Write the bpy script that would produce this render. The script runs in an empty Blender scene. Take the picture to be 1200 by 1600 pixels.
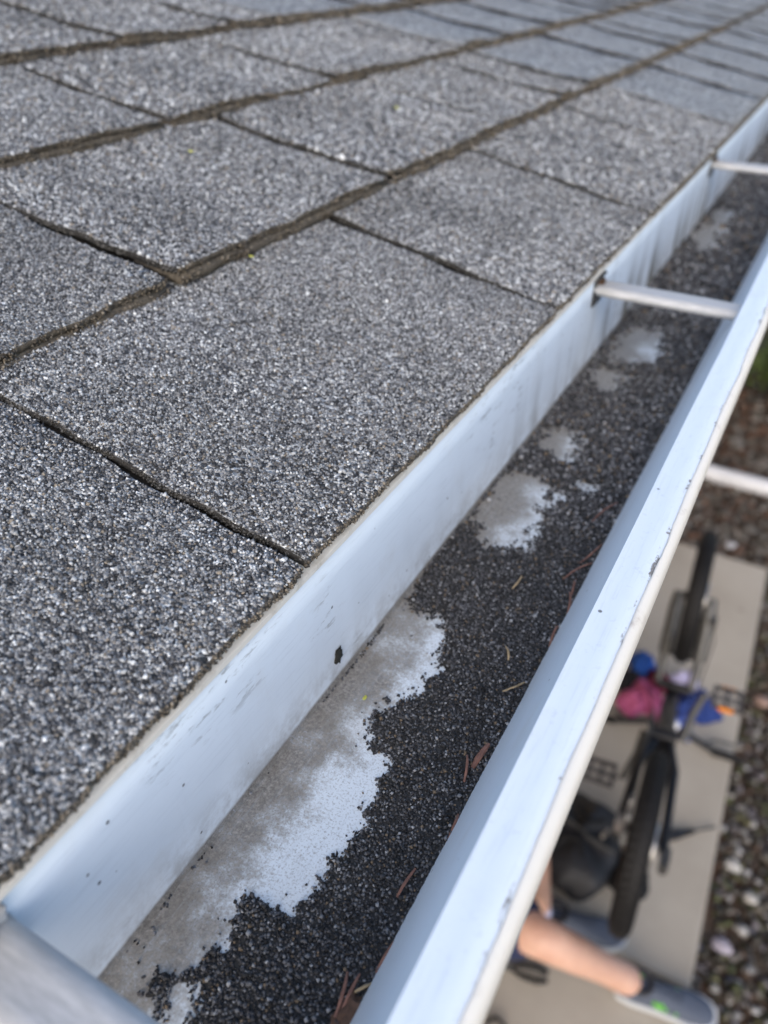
import bpy, bmesh, math, random
import numpy as np
from mathutils import Vector, Matrix, Quaternion

# ------------------------------------------------------------------ camera, world, sun, exposure
HC = 2.7                                   # camera height above the ground (m)
sc = bpy.context.scene
C = sc.collection
F_PX = 1220.0                              # focal length in pixels of a 1600 px tall picture
cd = bpy.data.cameras.new('camera'); cam = bpy.data.objects.new('camera', cd); C.objects.link(cam)
RGT = Vector((0.872666, 0.488318, 0.0)); UPV = Vector((-0.290930, 0.519915, 0.803149)); FWD = Vector((-0.392192, 0.700880, -0.595778))
cam.matrix_world = Matrix(((RGT.x, UPV.x, -FWD.x, 0), (RGT.y, UPV.y, -FWD.y, 0), (RGT.z, UPV.z, -FWD.z, HC), (0, 0, 0, 1)))
cd.sensor_fit = 'VERTICAL'; cd.sensor_height = 36.0; cd.lens = F_PX / 1600 * 36.0
cd.clip_start = 0.01; cd.clip_end = 600
cd.dof.use_dof = True; cd.dof.focus_distance = 0.305; cd.dof.aperture_fstop = cd.lens / 3.8
cd.dof.aperture_blades = 0
sc.camera = cam

SUN_EL, SUN_ROT = math.radians(34), math.radians(160)
w = bpy.data.worlds.new('World'); sc.world = w; w.use_nodes = True
nt = w.node_tree; bg = nt.nodes['Background']
sky = nt.nodes.new('ShaderNodeTexSky'); sky.sky_type = 'NISHITA'; sky.sun_disc = False
sky.sun_elevation = SUN_EL; sky.sun_rotation = SUN_ROT
sky.air_density = 1.0; sky.dust_density = 2.2; sky.ozone_density = 1.0
nt.links.new(sky.outputs[0], bg.inputs[0]); bg.inputs[1].default_value = 0.15
sd = bpy.data.lights.new('sun', 'SUN'); sd.energy = 0.55; sd.angle = math.radians(60); sd.color = (1.0, 0.97, 0.94)
sun = bpy.data.objects.new('sun', sd); C.objects.link(sun)
sv = Vector((math.cos(SUN_EL) * math.sin(SUN_ROT), math.cos(SUN_EL) * math.cos(SUN_ROT), math.sin(SUN_EL)))
sun.rotation_euler = sv.to_track_quat('Z', 'Y').to_euler(); sun.location = (3, -2, 6)
sc.view_settings.view_transform = 'Standard'; sc.view_settings.look = 'None'
sc.view_settings.exposure = 0.93; sc.view_settings.gamma = 1.0; sc.view_settings.use_curve_mapping = False

rng = np.random.default_rng(7); random.seed(7)

# ------------------------------------------------------------------ helpers
def ray(px, py):
    return RGT * (px - 600) + UPV * (800 - py) + FWD * F_PX
def at_z(px, py, z):                        # point under a pixel at a known height (ground, gutter floor)
    r = ray(px, py); k = (z - HC) / r.z
    return Vector((r.x * k, r.y * k, z))
def at_x(px, py, x):
    r = ray(px, py); k = x / r.x
    return Vector((x, r.y * k, HC + r.z * k))

class Mat:
    """small node-material builder"""
    def __init__(s, name):
        s.m = bpy.data.materials.new(name); s.m.use_nodes = True
        s.t = s.m.node_tree; s.b = s.t.nodes['Principled BSDF']; s.co = None
    def n(s, typ, **kw):
        x = s.t.nodes.new(typ)
        for k, v in kw.items(): setattr(x, k, v)
        return x
    def l(s, a, b): s.t.links.new(a, b)
    def coord(s, scale=(1, 1, 1), kind='Object'):
        tc = s.n('ShaderNodeTexCoord'); mp = s.n('ShaderNodeMapping'); mp.inputs['Scale'].default_value = scale
        s.l(tc.outputs[kind], mp.inputs[0]); return mp.outputs[0]
    def noise(s, vec, scale, detail=4, rough=0.55):
        x = s.n('ShaderNodeTexNoise'); s.l(vec, x.inputs['Vector'])
        x.inputs['Scale'].default_value = scale; x.inputs['Detail'].default_value = detail; x.inputs['Roughness'].default_value = rough
        return x.outputs['Fac']
    def vor(s, vec, scale, feature='F1'):
        x = s.n('ShaderNodeTexVoronoi', feature=feature); s.l(vec, x.inputs['Vector']); x.inputs['Scale'].default_value = scale
        return x
    def ramp(s, fac, stops, interp='LINEAR'):
        x = s.n('ShaderNodeValToRGB'); x.color_ramp.interpolation = interp; e = x.color_ramp.elements
        while len(e) < len(stops): e.new(0.5)
        for el, (p, c) in zip(e, stops):
            el.position = p; el.color = (*c, 1) if len(c) == 3 else c
        s.l(fac, x.inputs[0]); return x.outputs[0]
    def mr(s, fac, a, b, c=0.0, d=1.0):
        x = s.n('ShaderNodeMapRange'); s.l(fac, x.inputs[0])
        for i, v in enumerate((a, b, c, d)): x.inputs[i + 1].default_value = v
        x.interpolation_type = 'SMOOTHSTEP'; return x.outputs[0]
    def math(s, op, a, b=None):
        x = s.n('ShaderNodeMath', operation=op)
        for i, v in enumerate((a, b)):
            if v is None: continue
            if isinstance(v, (int, float)): x.inputs[i].default_value = v
            else: s.l(v, x.inputs[i])
        return x.outputs[0]
    def mix(s, fac, a, b, mode='MIX'):
        x = s.n('ShaderNodeMix', data_type='RGBA', blend_type=mode)
        for sock, v in ((x.inputs['Factor'], fac), (x.inputs['A'], a), (x.inputs['B'], b)):
            if isinstance(v, (int, float)): sock.default_value = v
            elif isinstance(v, tuple): sock.default_value = (*v, 1)
            else: s.l(v, sock)
        return x.outputs['Result']
    def out(s, col=None, rough=0.6, bump=None, bstr=0.3, bdist=0.001, metal=0.0, spec=0.5):
        if col is not None:
            if isinstance(col, tuple): s.b.inputs['Base Color'].default_value = (*col, 1)
            else: s.l(col, s.b.inputs['Base Color'])
        if isinstance(rough, (int, float)): s.b.inputs['Roughness'].default_value = rough
        else: s.l(rough, s.b.inputs['Roughness'])
        s.b.inputs['Metallic'].default_value = metal; s.b.inputs['Specular IOR Level'].default_value = spec
        if bump is not None:
            bp = s.n('ShaderNodeBump'); bp.inputs['Strength'].default_value = bstr; bp.inputs['Distance'].default_value = bdist
            s.l(bump, bp.inputs['Height']); s.l(bp.outputs[0], s.b.inputs['Normal'])
        return s.m
    def sep(s, vec):
        x = s.n('ShaderNodeSeparateXYZ'); s.l(vec, x.inputs[0]); return x.outputs

def plain(name, col, rough=0.6, metal=0.0, var=0.25, scale=40, bump=0.15, bdist=0.002, spec=0.5):
    m = Mat(name); v = m.coord(); n = m.noise(v, scale, 5)
    lo = tuple(c * (1 - var) for c in col); hi = tuple(min(1, c * (1 + var)) for c in col)
    return m.out(m.ramp(n, [(0.3, lo), (0.7, hi)]), rough, n, bump, bdist, metal, spec)

def tag(o, label=None, cat=None, group=None, kind=None):
    if label: o['label'] = label
    if cat: o['category'] = cat
    if group: o['group'] = group
    if kind: o['kind'] = kind
    return o
def empty(name, loc=(0, 0, 0), parent=None):
    o = bpy.data.objects.new(name, None); C.objects.link(o); o.location = loc; o.empty_display_size = 0.1
    if parent: o.parent = parent
    return o
def link(name, me, parent=None, loc=(0, 0, 0)):
    o = bpy.data.objects.new(name, me); C.objects.link(o); o.location = loc
    if parent: o.parent = parent
    return o

class MB:
    """collects shapes for one mesh"""
    def __init__(s): s.v = []; s.f = []
    def add(s, vs, fs):
        k = len(s.v); s.v += [tuple(p) for p in vs]; s.f += [tuple(i + k for i in f) for f in fs]; return s
    def box(s, a, b, bev=0.0):
        (x0, y0, z0), (x1, y1, z1) = a, b
        if bev <= 0:
            vs = [(x, y, z) for x in (x0, x1) for y in (y0, y1) for z in (z0, z1)]
            return s.add(vs, [(0, 1, 3, 2), (4, 6, 7, 5), (0, 4, 5, 1), (2, 3, 7, 6), (0, 2, 6, 4), (1, 5, 7, 3)])
        bm = bmesh.new(); bmesh.ops.create_cube(bm, size=1)
        for v in bm.verts:
            v.co = Vector(((x0 + x1) / 2 + v.co.x * (x1 - x0), (y0 + y1) / 2 + v.co.y * (y1 - y0), (z0 + z1) / 2 + v.co.z * (z1 - z0)))
        bmesh.ops.bevel(bm, geom=bm.edges[:], offset=bev, segments=2, affect='EDGES')
        bm.verts.index_update(); s.add([v.co.copy() for v in bm.verts], [[v.index for v in f.verts] for f in bm.faces]); bm.free(); return s
    def tube(s, pts, rad, n=10, closed=False, flat=1.0, caps=True):
        pts = [Vector(p) for p in pts]; N = len(pts)
        rad = [rad] * N if isinstance(rad, (int, float)) else list(rad)
        up = None; vs = []
        for i, p in enumerate(pts):
            if closed: d = pts[(i + 1) % N] - pts[i - 1]
            else: d = pts[min(i + 1, N - 1)] - pts[max(i - 1, 0)]
            d.normalize()
            if up is None:
                up = Vector((0, 0, 1)) if abs(d.z) < 0.9 else Vector((1, 0, 0))
            a = d.cross(up).normalized(); up = a.cross(d).normalized()
            for k in range(n):
                t = 2 * math.pi * k / n
                vs.append(p + a * math.cos(t) * rad[i] + up * math.sin(t) * rad[i] * flat)
        fs = []
        for i in range(N if closed else N - 1):
            j = (i + 1) % N
            for k in range(n):
                fs.append((i * n + k, i * n + (k + 1) % n, j * n + (k + 1) % n, j * n + k))
        if not closed and caps:
            fs.append(tuple(range(n - 1, -1, -1))); fs.append(tuple((N - 1) * n + k for k in range(n)))
        return s.add(vs, fs)
    def ring(s, c, R, r, axis='y', n=48, m=10, flat=1.0):
        pts = []
        for i in range(n):
            t = 2 * math.pi * i / n
            if axis == 'y': pts.append((c[0] + R * math.cos(t), c[1], c[2] + R * math.sin(t)))
            else: pts.append((c[0] + R * math.cos(t), c[1] + R * math.sin(t), c[2]))
        return s.tube(pts, r, m, closed=True, flat=flat)
    def disc(s, c, R, h, axis='y', n=24, teeth=0):
        a = Vector(c); d = Vector((0, h, 0)) if axis == 'y' else Vector((0, 0, h))
        vs = []
        for q in (a - d / 2, a + d / 2):
            for i in range(n):
                t = 2 * math.pi * i / n; rr = R * (1 + (0.06 if teeth and i % 2 else 0))
                o = Vector((math.cos(t), 0, math.sin(t))) if axis == 'y' else Vector((math.cos(t), math.sin(t), 0))
                vs.append(q + o * rr)
        fs = [tuple(range(n)), tuple(range(2 * n - 1, n - 1, -1))]
        fs += [(i, i + n, (i + 1) % n + n, (i + 1) % n) for i in range(n)]
        return s.add(vs, fs)
    def ball(s, c, r, n=12, m=8, jit=0.0):
        rx, ry, rz = (r, r, r) if isinstance(r, (int, float)) else r
        vs = [(c[0], c[1], c[2] - rz)]; fs = []
        for j in range(1, m):
            p = -math.pi / 2 + math.pi * j / m
            for i in range(n):
                t = 2 * math.pi * i / n; q = 1 + jit * (random.random() - .5)
                vs.append((c[0] + rx * q * math.cos(p) * math.cos(t), c[1] + ry * q * math.cos(p) * math.sin(t), c[2] + rz * q * math.sin(p)))
        vs.append((c[0], c[1], c[2] + rz)); L = len(vs) - 1
        for i in range(n):
            fs.append((0, 1 + (i + 1) % n, 1 + i)); fs.append((L, 1 + (m - 2) * n + i, 1 + (m - 2) * n + (i + 1) % n))
        for j in range(m - 2):
            for i in range(n):
                a = 1 + j * n + i; b = 1 + j * n + (i + 1) % n
                fs.append((a, b, b + n, a + n))
        return s.add(vs, fs)
    def mesh(s, name, mat, smooth=True):
        me = bpy.data.meshes.new(name); me.from_pydata(s.v, [], s.f); me.update()
        bm = bmesh.new(); bm.from_mesh(me); bmesh.ops.recalc_face_normals(bm, faces=bm.faces[:]); bm.to_mesh(me); bm.free()
        if smooth:
            me.polygons.foreach_set('use_smooth', [True] * len(me.polygons))
            try: me.set_sharp_from_angle(angle=math.radians(42))
            except Exception: pass
        me.materials.append(mat); return me
    def build(s, name, mat, parent=None, loc=(0, 0, 0), smooth=True):
        return link(name, s.mesh(name, mat, smooth), parent, loc)

def np_mesh(name, V, T, mats, mi=None, col=None):
    """triangle mesh from numpy arrays, material index per triangle, colour per vertex"""
    me = bpy.data.meshes.new(name); n, t = len(V), len(T)
    me.vertices.add(n); me.vertices.foreach_set('co', np.ascontiguousarray(V, np.float32).ravel())
    me.loops.add(3 * t); me.loops.foreach_set('vertex_index', np.ascontiguousarray(T, np.int32).ravel())
    me.polygons.add(t); me.polygons.foreach_set('loop_start', np.arange(0, 3 * t, 3, dtype=np.int32))
    for m in mats: me.materials.append(m)
    if mi is not None: me.polygons.foreach_set('material_index', np.ascontiguousarray(mi, np.int32))
    if col is not None:
        a = me.attributes.new('grain', 'FLOAT_COLOR', 'POINT')
        a.data.foreach_set('color', np.ascontiguousarray(np.hstack([col, np.ones((n, 1))]), np.float32).ravel())
    me.update(calc_edges=True); me.validate(); return me

# stone shapes: jittered icosahedra (20 faces) and jittered blocks (12 faces)
_g = (1 + 5 ** .5) / 2
ICO_V = np.array([(-1, _g, 0), (1, _g, 0), (-1, -_g, 0), (1, -_g, 0), (0, -1, _g), (0, 1, _g), (0, -1, -_g), (0, 1, -_g), (_g, 0, -1), (_g, 0, 1), (-_g, 0, -1), (-_g, 0, 1)]) / 1.9
ICO_F = np.array([(0, 11, 5), (0, 5, 1), (0, 1, 7), (0, 7, 10), (0, 10, 11), (1, 5, 9), (5, 11, 4), (11, 10, 2), (10, 7, 6), (7, 1, 8), (3, 9, 4), (3, 4, 2), (3, 2, 6), (3, 6, 8), (3, 8, 9), (4, 9, 5), (2, 4, 11), (6, 2, 10), (8, 6, 7), (9, 8, 1)])
BLK_V = np.array([(x, y, z) for x in (-1, 1) for y in (-1, 1) for z in (-1, 1)]) * 0.72
BLK_F = np.array([(0, 1, 3), (0, 3, 2), (4, 6, 7), (4, 7, 5), (0, 4, 5), (0, 5, 1), (2, 3, 7), (2, 7, 6), (0, 2, 6), (0, 6, 4), (1, 5, 7), (1, 7, 3)])
OCT_V = np.array([(1, 0, 0), (-1, 0, 0), (0, 1, 0), (0, -1, 0), (0, 0, 1), (0, 0, -1)]) * 1.05
OCT_F = np.array([(0, 2, 4), (2, 1, 4), (1, 3, 4), (3, 0, 4), (2, 0, 5), (1, 2, 5), (3, 1, 5), (0, 3, 5)])
def rand_rot(n):
    q = rng.normal(size=(n, 4)); q /= np.linalg.norm(q, axis=1)[:, None]; a, b, c, d = q.T
    return np.stack([np.stack([1 - 2 * (c * c + d * d), 2 * (b * c - a * d), 2 * (b * d + a * c)], -1),
                     np.stack([2 * (b * c + a * d), 1 - 2 * (b * b + d * d), 2 * (c * d - a * b)], -1),
                     np.stack([2 * (b * d - a * c), 2 * (c * d + a * b), 1 - 2 * (b * b + c * c)], -1)], 1)
def stones(P, size, col, base='ico', flat=None, jit=0.28):
    """P (n,3) centres, size (n,) radii -> vertices, triangles, colours"""
    n = len(P); BV, BF = {'ico': (ICO_V, ICO_F), 'blk': (BLK_V, BLK_F), 'oct': (OCT_V, OCT_F)}[base]
    k = len(BV)
    V = BV[None] * (1 + rng.uniform(-jit, jit, (n, k, 1))) + rng.uniform(-jit, jit, (n, k, 3)) * 0.35
    V = V * rng.uniform(0.7, 1.15, (n, 1, 3))
    V = np.einsum('nij,nkj->nki', rand_rot(n), V)
    if flat is not None: V[:, :, 2] *= flat
    V = V * size[:, None, None] + P[:, None, :]
    T = (BF[None] + (np.arange(n) * k)[:, None, None]).reshape(-1, 3)
    return V.reshape(-1, 3), T, np.repeat(col, k, axis=0)
def vnoise(x, y, seed=0, f=1.0):
    """smooth value noise on arrays"""
    x = np.asarray(x) * f + seed * 17.3; y = np.asarray(y) * f + seed * 5.7
    def h(i, j): 
        v = np.sin(i * 127.1 + j * 311.7 + seed * 74.7) * 43758.5453
        return v - np.floor(v)
    xi, yi = np.floor(x), np.floor(y); a, b = x - xi, y - yi
    a = a * a * (3 - 2 * a); b = b * b * (3 - 2 * b)
    return (h(xi, yi) * (1 - a) + h(xi + 1, yi) * a) * (1 - b) + (h(xi, yi + 1) * (1 - a) + h(xi + 1, yi + 1) * a) * b

# ------------------------------------------------------------------ materials
def grain_mat(name, rough=0.75, spec=0.35):
    m = Mat(name); a = m.n('ShaderNodeAttribute', attribute_name='grain')
    return m.out(a.outputs['Color'], rough, spec=spec)
M = {}
M['grain'] = grain_mat('shingle_granule', 0.6, 0.4)
M['grit'] = grain_mat('gutter_grit', 0.7, 0.3)
def shingle_mat():
    m = Mat('shingle_surface'); v = m.coord()
    vo = m.vor(v, 560); sx = m.sep(vo.outputs['Color'])
    col = m.ramp(sx[0], [(0.0, (.02, .02, .021)), (0.22, (.055, .055, .056)), (0.5, (.15, .151, .153)), (0.78, (.29, .293, .293)), (0.97, (.54, .55, .545)), (1.0, (.30, .25, .19))])
    n = m.noise(v, 9, 4); col = m.mix(1.0, col, m.ramp(n, [(0.3, (1.06, 1.06, 1.05)), (0.7, (1.38, 1.38, 1.37))]), 'MULTIPLY')
    n2 = m.noise(v, 170, 4, .75); col = m.mix(1.0, col, m.ramp(n2, [(0.34, (.48, .48, .49)), (0.66, (1.65, 1.65, 1.65))]), 'MULTIPLY')
    hgt = m.math('SUBTRACT', 1.0, vo.outputs['Distance'])
    return m.out(col, 0.75, hgt, 0.9, 0.0016, spec=0.35)
M['shingle'] = shingle_mat()
M['asphalt'] = plain('asphalt_mat_edge', (.088, .073, .054), 0.9, var=0.5, scale=300, bump=0.6, bdist=0.002)
M['bitumen'] = plain('shingle_bitumen', (.026, .026, .026), 0.9, var=0.4, scale=500, bump=0.5, bdist=0.001)
M['deck'] = plain('roof_deck', (.022, .020, .018), 0.95, var=0.3, scale=60)

def gutter_mat():
    m = Mat('white_gutter_enamel'); v = m.coord(); s = m.sep(v)
    white = (.70, .765, .82)
    # thin general grime
    n1 = m.noise(v, 22, 6, 0.65)
    col = m.mix(m.mr(n1, 0.52, 0.80, 0.0, 0.30), white, (.52, .50, .46))
    # film of brown silt on the trough floor, thickest by the back corner
    floor = m.mr(s[2], HC - 0.2745, HC - 0.2715, 1.0, 0.0)
    n2 = m.noise(v, 34, 8, 0.72); n3 = m.noise(v, 560, 5, 0.8)
    back = m.math('ADD', m.mr(s[0], -0.138, -0.086, 0.98, -0.22), m.mr(s[1], .22, .5, 0.0, 0.50))
    silt = m.math('ADD', back, m.math('MULTIPLY', m.math('SUBTRACT', n2, 0.5), 3.0))
    silt = m.math('ADD', silt, m.math('MULTIPLY', m.math('SUBTRACT', n3, 0.5), 1.9))
    silt = m.math('MULTIPLY', m.mr(silt, 0.0, 0.95, 0.05, 0.95), floor)
    col = m.mix(silt, col, m.ramp(n3, [(0.34, (.07, .063, .054)), (0.66, (.36, .335, .30))]))
    # run-off streaks down the walls, heavier further along
    st = m.coord((1, 26, 2.2)); n4 = m.noise(st, 1.4, 5, 0.6)
    far = m.mr(s[1], 0.30, 0.72, 0.0, 1.0)
    low = m.mr(s[2], HC - 0.277, HC - 0.212, 1.0, 0.12)
    k = m.math('MULTIPLY', m.math('MULTIPLY', m.mr(n4, 0.46, 0.64), m.math('ADD', m.math('MULTIPLY', far, 1.0), 0.10)), low)
    wall = m.math('SUBTRACT', 1.0, floor)
    back_only = m.mr(s[0], -0.125, -0.115, 1.0, 0.0)
    k = m.math('MULTIPLY', m.math('MULTIPLY', k, wall), back_only)
    col = m.mix(k, col, (.13, .125, .10))
    # grime just above the corner of the back wall
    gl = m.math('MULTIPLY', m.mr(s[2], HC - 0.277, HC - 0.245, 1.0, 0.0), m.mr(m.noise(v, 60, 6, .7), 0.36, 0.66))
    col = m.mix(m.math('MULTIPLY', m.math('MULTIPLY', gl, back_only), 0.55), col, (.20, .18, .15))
    # scuffs running along the gutter
    sc2 = m.coord((1, .30, 1.4)); n5 = m.noise(sc2, 210, 4, .75); n6 = m.noise(v, 13, 3)
    scf = m.math('MULTIPLY', m.mr(n5, 0.54, 0.66), m.mr(n6, 0.50, 0.62))
    col = m.mix(m.math('MULTIPLY', m.math('MULTIPLY', scf, back_only), 0.6), col, (.17, .17, .16))
    # specks
    vo = m.vor(v, 125); sv_ = m.sep(vo.outputs['Color'])
    sp = m.math('MULTIPLY', m.mr(vo.outputs['Distance'], 0.07, 0.12, 1.0, 0.0), m.math('GREATER_THAN', sv_[0], 0.91))
    col = m.mix(m.math('MULTIPLY', sp, 0.85), col, (.045, .042, .038))
    # drawn texture along the rim, and dark chips where the outer paint has lifted off it
    rim = m.mr(s[2], HC - 0.2005, HC - 0.1995, 0.0, 1.0); rim = m.math('MULTIPLY', rim, m.math('SUBTRACT', 1.0, back_only))
    ln = m.noise(m.coord((1, .06, 1)), 620, 4, .7); ft = m.noise(v, 260, 4, .7)
    col = m.mix(m.math('MULTIPLY', m.mr(ln, .50, .72), 0.22), col, (.42, .47, .52))
    col = m.mix(m.math('MULTIPLY', m.math('MULTIPLY', m.mr(ft, .58, .70), rim), 0.18), col, (.35, .38, .40))
    bandm = m.math('MULTIPLY', m.mr(s[0], -0.0226, -0.0219, 0.0, 1.0), rim)
    chp = m.math('MULTIPLY', bandm, m.mr(m.noise(m.coord((1, .5, 1)), 150, 4, .7), .555, .63))
    col = m.mix(m.math('MULTIPLY', chp, 0.85), col, (.12, .095, .07))
    fine = m.math('MULTIPLY', m.mr(m.noise(v, 1100, 3, .8), .50, .66), floor)
    col = m.mix(m.math('MULTIPLY', fine, 0.50), col, (.14, .125, .105))
    return m.out(col, 0.42, m.math('ADD', m.noise(v, 160, 3), m.math('MULTIPLY', ln, .6)), 0.16, 0.0006, spec=0.35)
M['gutter'] = gutter_mat()
def cream_mat(name, base, dirt, lo, hi, farmix=False):
    m = Mat(name); v = m.coord(); s = m.sep(v); n = m.noise(v, 70, 6, .7)
    k = m.mr(n, lo, hi)
    if farmix: k = m.math('MAXIMUM', m.math('MULTIPLY', k, 0.45), m.math('MULTIPLY', m.mr(s[1], 0.66, 0.86), m.mr(n, 0.25, 0.5, .72, 1.0)))
    return m.out(m.mix(k, base, dirt), 0.55, n, 0.25, 0.0006)
M['cream'] = cream_mat('cream_outer_paint', (.77, .725, .64), (.52, .46, .39), 0.55, 0.80)
M['drip'] = cream_mat('weathered_drip_edge', (.66, .62, .55), (.20, .15, .085), 0.50, 0.72, True)
def alu():
    m = Mat('dull_aluminium'); v = m.coord((1, 6, 1)); n = m.noise(v, 90, 5, .6)
    return m.out(m.ramp(n, [(.3, (.36, .36, .355)), (.72, (.52, .515, .51))]), 0.55, n, 0.12, .0005, metal=0.1)
M['alu'] = alu()
M['rust'] = plain('rust', (.075, .038, .018), 0.9, var=.5, scale=300)
M['needle'] = plain('dry_needle', (.20, .095, .065), 0.6, var=.4, scale=200)
M['straw'] = plain('dry_straw', (.34, .25, .14), 0.6, var=.4, scale=200)
M['bark'] = plain('bark_chip', (.10, .055, .035), 0.9, var=.5, scale=200, bump=.6)
M['lime'] = plain('yellow_leaf_bit', (.42, .43, .08), 0.6)
M['moss'] = plain('black_moss', (.018, .018, .014), 0.95, scale=300)

def concrete():
    m = Mat('broom_finished_concrete'); v = m.coord(); n = m.noise(v, 2.2, 6, .6); f = m.noise(v, 160, 4)
    col = m.ramp(n, [(.28, (.31, .272, .222)), (.55, (.385, .345, .288)), (.78, (.43, .39, .335))])
    col = m.mix(m.mr(f, .58, .72, 0, .25), col, (.20, .185, .16))
    sp = m.vor(v, 5.5); col = m.mix(m.mr(sp.outputs['Distance'], .05, .10, .45, 0), col, (.20, .165, .125))
    return m.out(col, 0.9, f, .35, .002)
M['concrete'] = concrete()
def soil():
    m = Mat('soil'); v = m.coord(); n = m.noise(v, 3, 8, .7); f = m.noise(v, 45, 6, .7)
    col = m.mix(m.mr(n, .4, .62), m.ramp(f, [(.3, (.045, .034, .025)), (.7, (.15, .115, .085))]), m.ramp(f, [(.3, (.05, .027, .016)), (.7, (.13, .068, .042))]))
    return m.out(col, .95, f, .8, .02)
M['soil'] = soil()
M['rubber'] = plain('tyre_rubber', (.0085, .008, .0085), 0.65, var=.3, scale=60, spec=.25)
M['black'] = plain('black_paint', (.008, .008, .010), 0.34, var=.2, bump=.03, spec=.35)
M['steel'] = plain('bare_steel', (.36, .35, .34), 0.35, metal=.75, var=.2, bump=.05)
M['dsteel'] = plain('dark_steel', (.09, .088, .085), 0.45, metal=.6, var=.3)
M['reflector'] = plain('orange_reflector', (.80, .26, .015), 0.3, var=.1)
M['plastic'] = plain('dark_plastic', (.06, .055, .055), 0.5)
M['whiteplastic'] = plain('white_plastic', (.72, .71, .74), 0.35, var=.08, bump=.03)
M['pipe'] = plain('white_pipe', (.56, .57, .60), 0.4, var=.08, scale=12, bump=.05)

# ------------------------------------------------------------------ ground, path
gm = MB(); gm.add([(-150, -150, 0), (150, -150, 0), (150, 150, 0), (-150, 150, 0)], [(0, 1, 2, 3)])
tag(gm.build('ground', M['soil'], smooth=False), kind='structure')
path = empty('path', (0, 0, 0)); tag(path, kind='structure')
SR = lambda y: 0.362 - 0.0345 * y                       # right-hand edge of the path
def slab(y0, y1, sk0=0.0, sk1=0.0):
    b = MB(); xl = -0.795
    vs = []
    for z in (-0.03, 0.05): vs += [(xl, y0 - sk0, z), (SR(y0), y0, z), (SR(y1), y1, z), (xl, y1 - sk1, z)]
    bm = bmesh.new(); vv = [bm.verts.new(p) for p in vs]
    for f in [(0, 3, 2, 1), (4, 5, 6, 7), (0, 1, 5, 4), (1, 2, 6, 5), (2, 3, 7, 6), (3, 0, 4, 7)]: bm.faces.new([vv[i] for i in f])
    bmesh.ops.recalc_face_normals(bm, faces=bm.faces[:]); bmesh.ops.bevel(bm, geom=bm.edges[:], offset=.008, segments=3, affect='EDGES')
    me = bpy.data.meshes.new('concrete_slab'); bm.to_mesh(me); bm.free(); me.materials.append(M['concrete'])
    return link('concrete_slab', me, path)
Z0 = 0.05                                               # top of the path
slab(-0.95, 1.388).location.z = -.010; slab(1.397, 3.66)
# ------------------------------------------------------------------ house: roof, wall, eave boards
TH = math.radians(12); SN, CS = math.sin(TH), math.cos(TH)
EX, EZ = -0.140, HC - 0.191                              # eave line of the shingles
def roofpt(t, y, h): return np.stack([EX - t * CS + h * SN, y + 0 * t, EZ + t * SN + h * CS], -1)
house = empty('house', (-0.8, 2.5, 0)); tag(house, 'house with a low grey shingle roof above the white gutter', 'house')
def hb(name, a, b, mat, bev=0.0, parent=house):
    o = MB().box(a, b, bev).build(name, mat, smooth=False); o.parent = parent; o.matrix_parent_inverse = Matrix.Translation(-Vector(house.location)) if parent is house else Matrix.Identity(4); return o
M['siding'] = plain('painted_siding', (.50, .37, .24), .7, var=.06, scale=8)
M['trim'] = plain('white_trim', (.70, .68, .64), .6, var=.06, scale=10)
hb('wall', (-0.95, -2.0, -0.02), (-0.80, 7.5, 2.50), M['siding'])
hb('soffit', (-0.799, -2.0, 2.378), (-0.163, 7.5, 2.392), M['trim'])
hb('fascia', (-0.162, -2.02, 2.375), (-0.1402, 7.52, 2.496), M['trim'])
roof = empty('roof', (0, 0, 0)); roof.parent = house; roof.matrix_parent_inverse = Matrix.Translation(-Vector(house.location))
dk = MB()
P = [roofpt(np.array(t), np.array(y), np.array(h)) for t in (0.004, 5.5) for y in (-2.0, 7.5) for h in (-0.016, -0.0005)]
dk.add(P, [(0, 1, 3, 2), (4, 6, 7, 5), (0, 4, 5, 1), (2, 3, 7, 6), (0, 2, 6, 4), (1, 5, 7, 3)])
dk.build('roof_deck', M['deck'], roof, smooth=False)
# drip edge: thin weathered strip between shingle edge and gutter back
d = MB(); prof = [(-0.152, 2.5082), (-0.1415, 2.5058), (-0.1352, 2.5048), (-0.1345, 2.5042), (-0.1344, 2.5020), (-0.1350, 2.5014)]
ys = np.linspace(-0.6, 7.5, 420); vs = []
for i, y in enumerate(ys):
    wob = 0.0003 * math.sin(y * 17) + 0.00015 * math.sin(y * 61 + 1)
    for (x, z) in prof: vs.append((x + (wob if x > -.14 else 0), y, z + wob * .6))
n = len(prof)
d.add(vs, [(i * n + k, (i + 1) * n + k, (i + 1) * n + k + 1, i * n + k + 1) for i in range(len(ys) - 1) for k in range(n - 1)])
d.build('drip_edge', M['drip'], roof)

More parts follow.
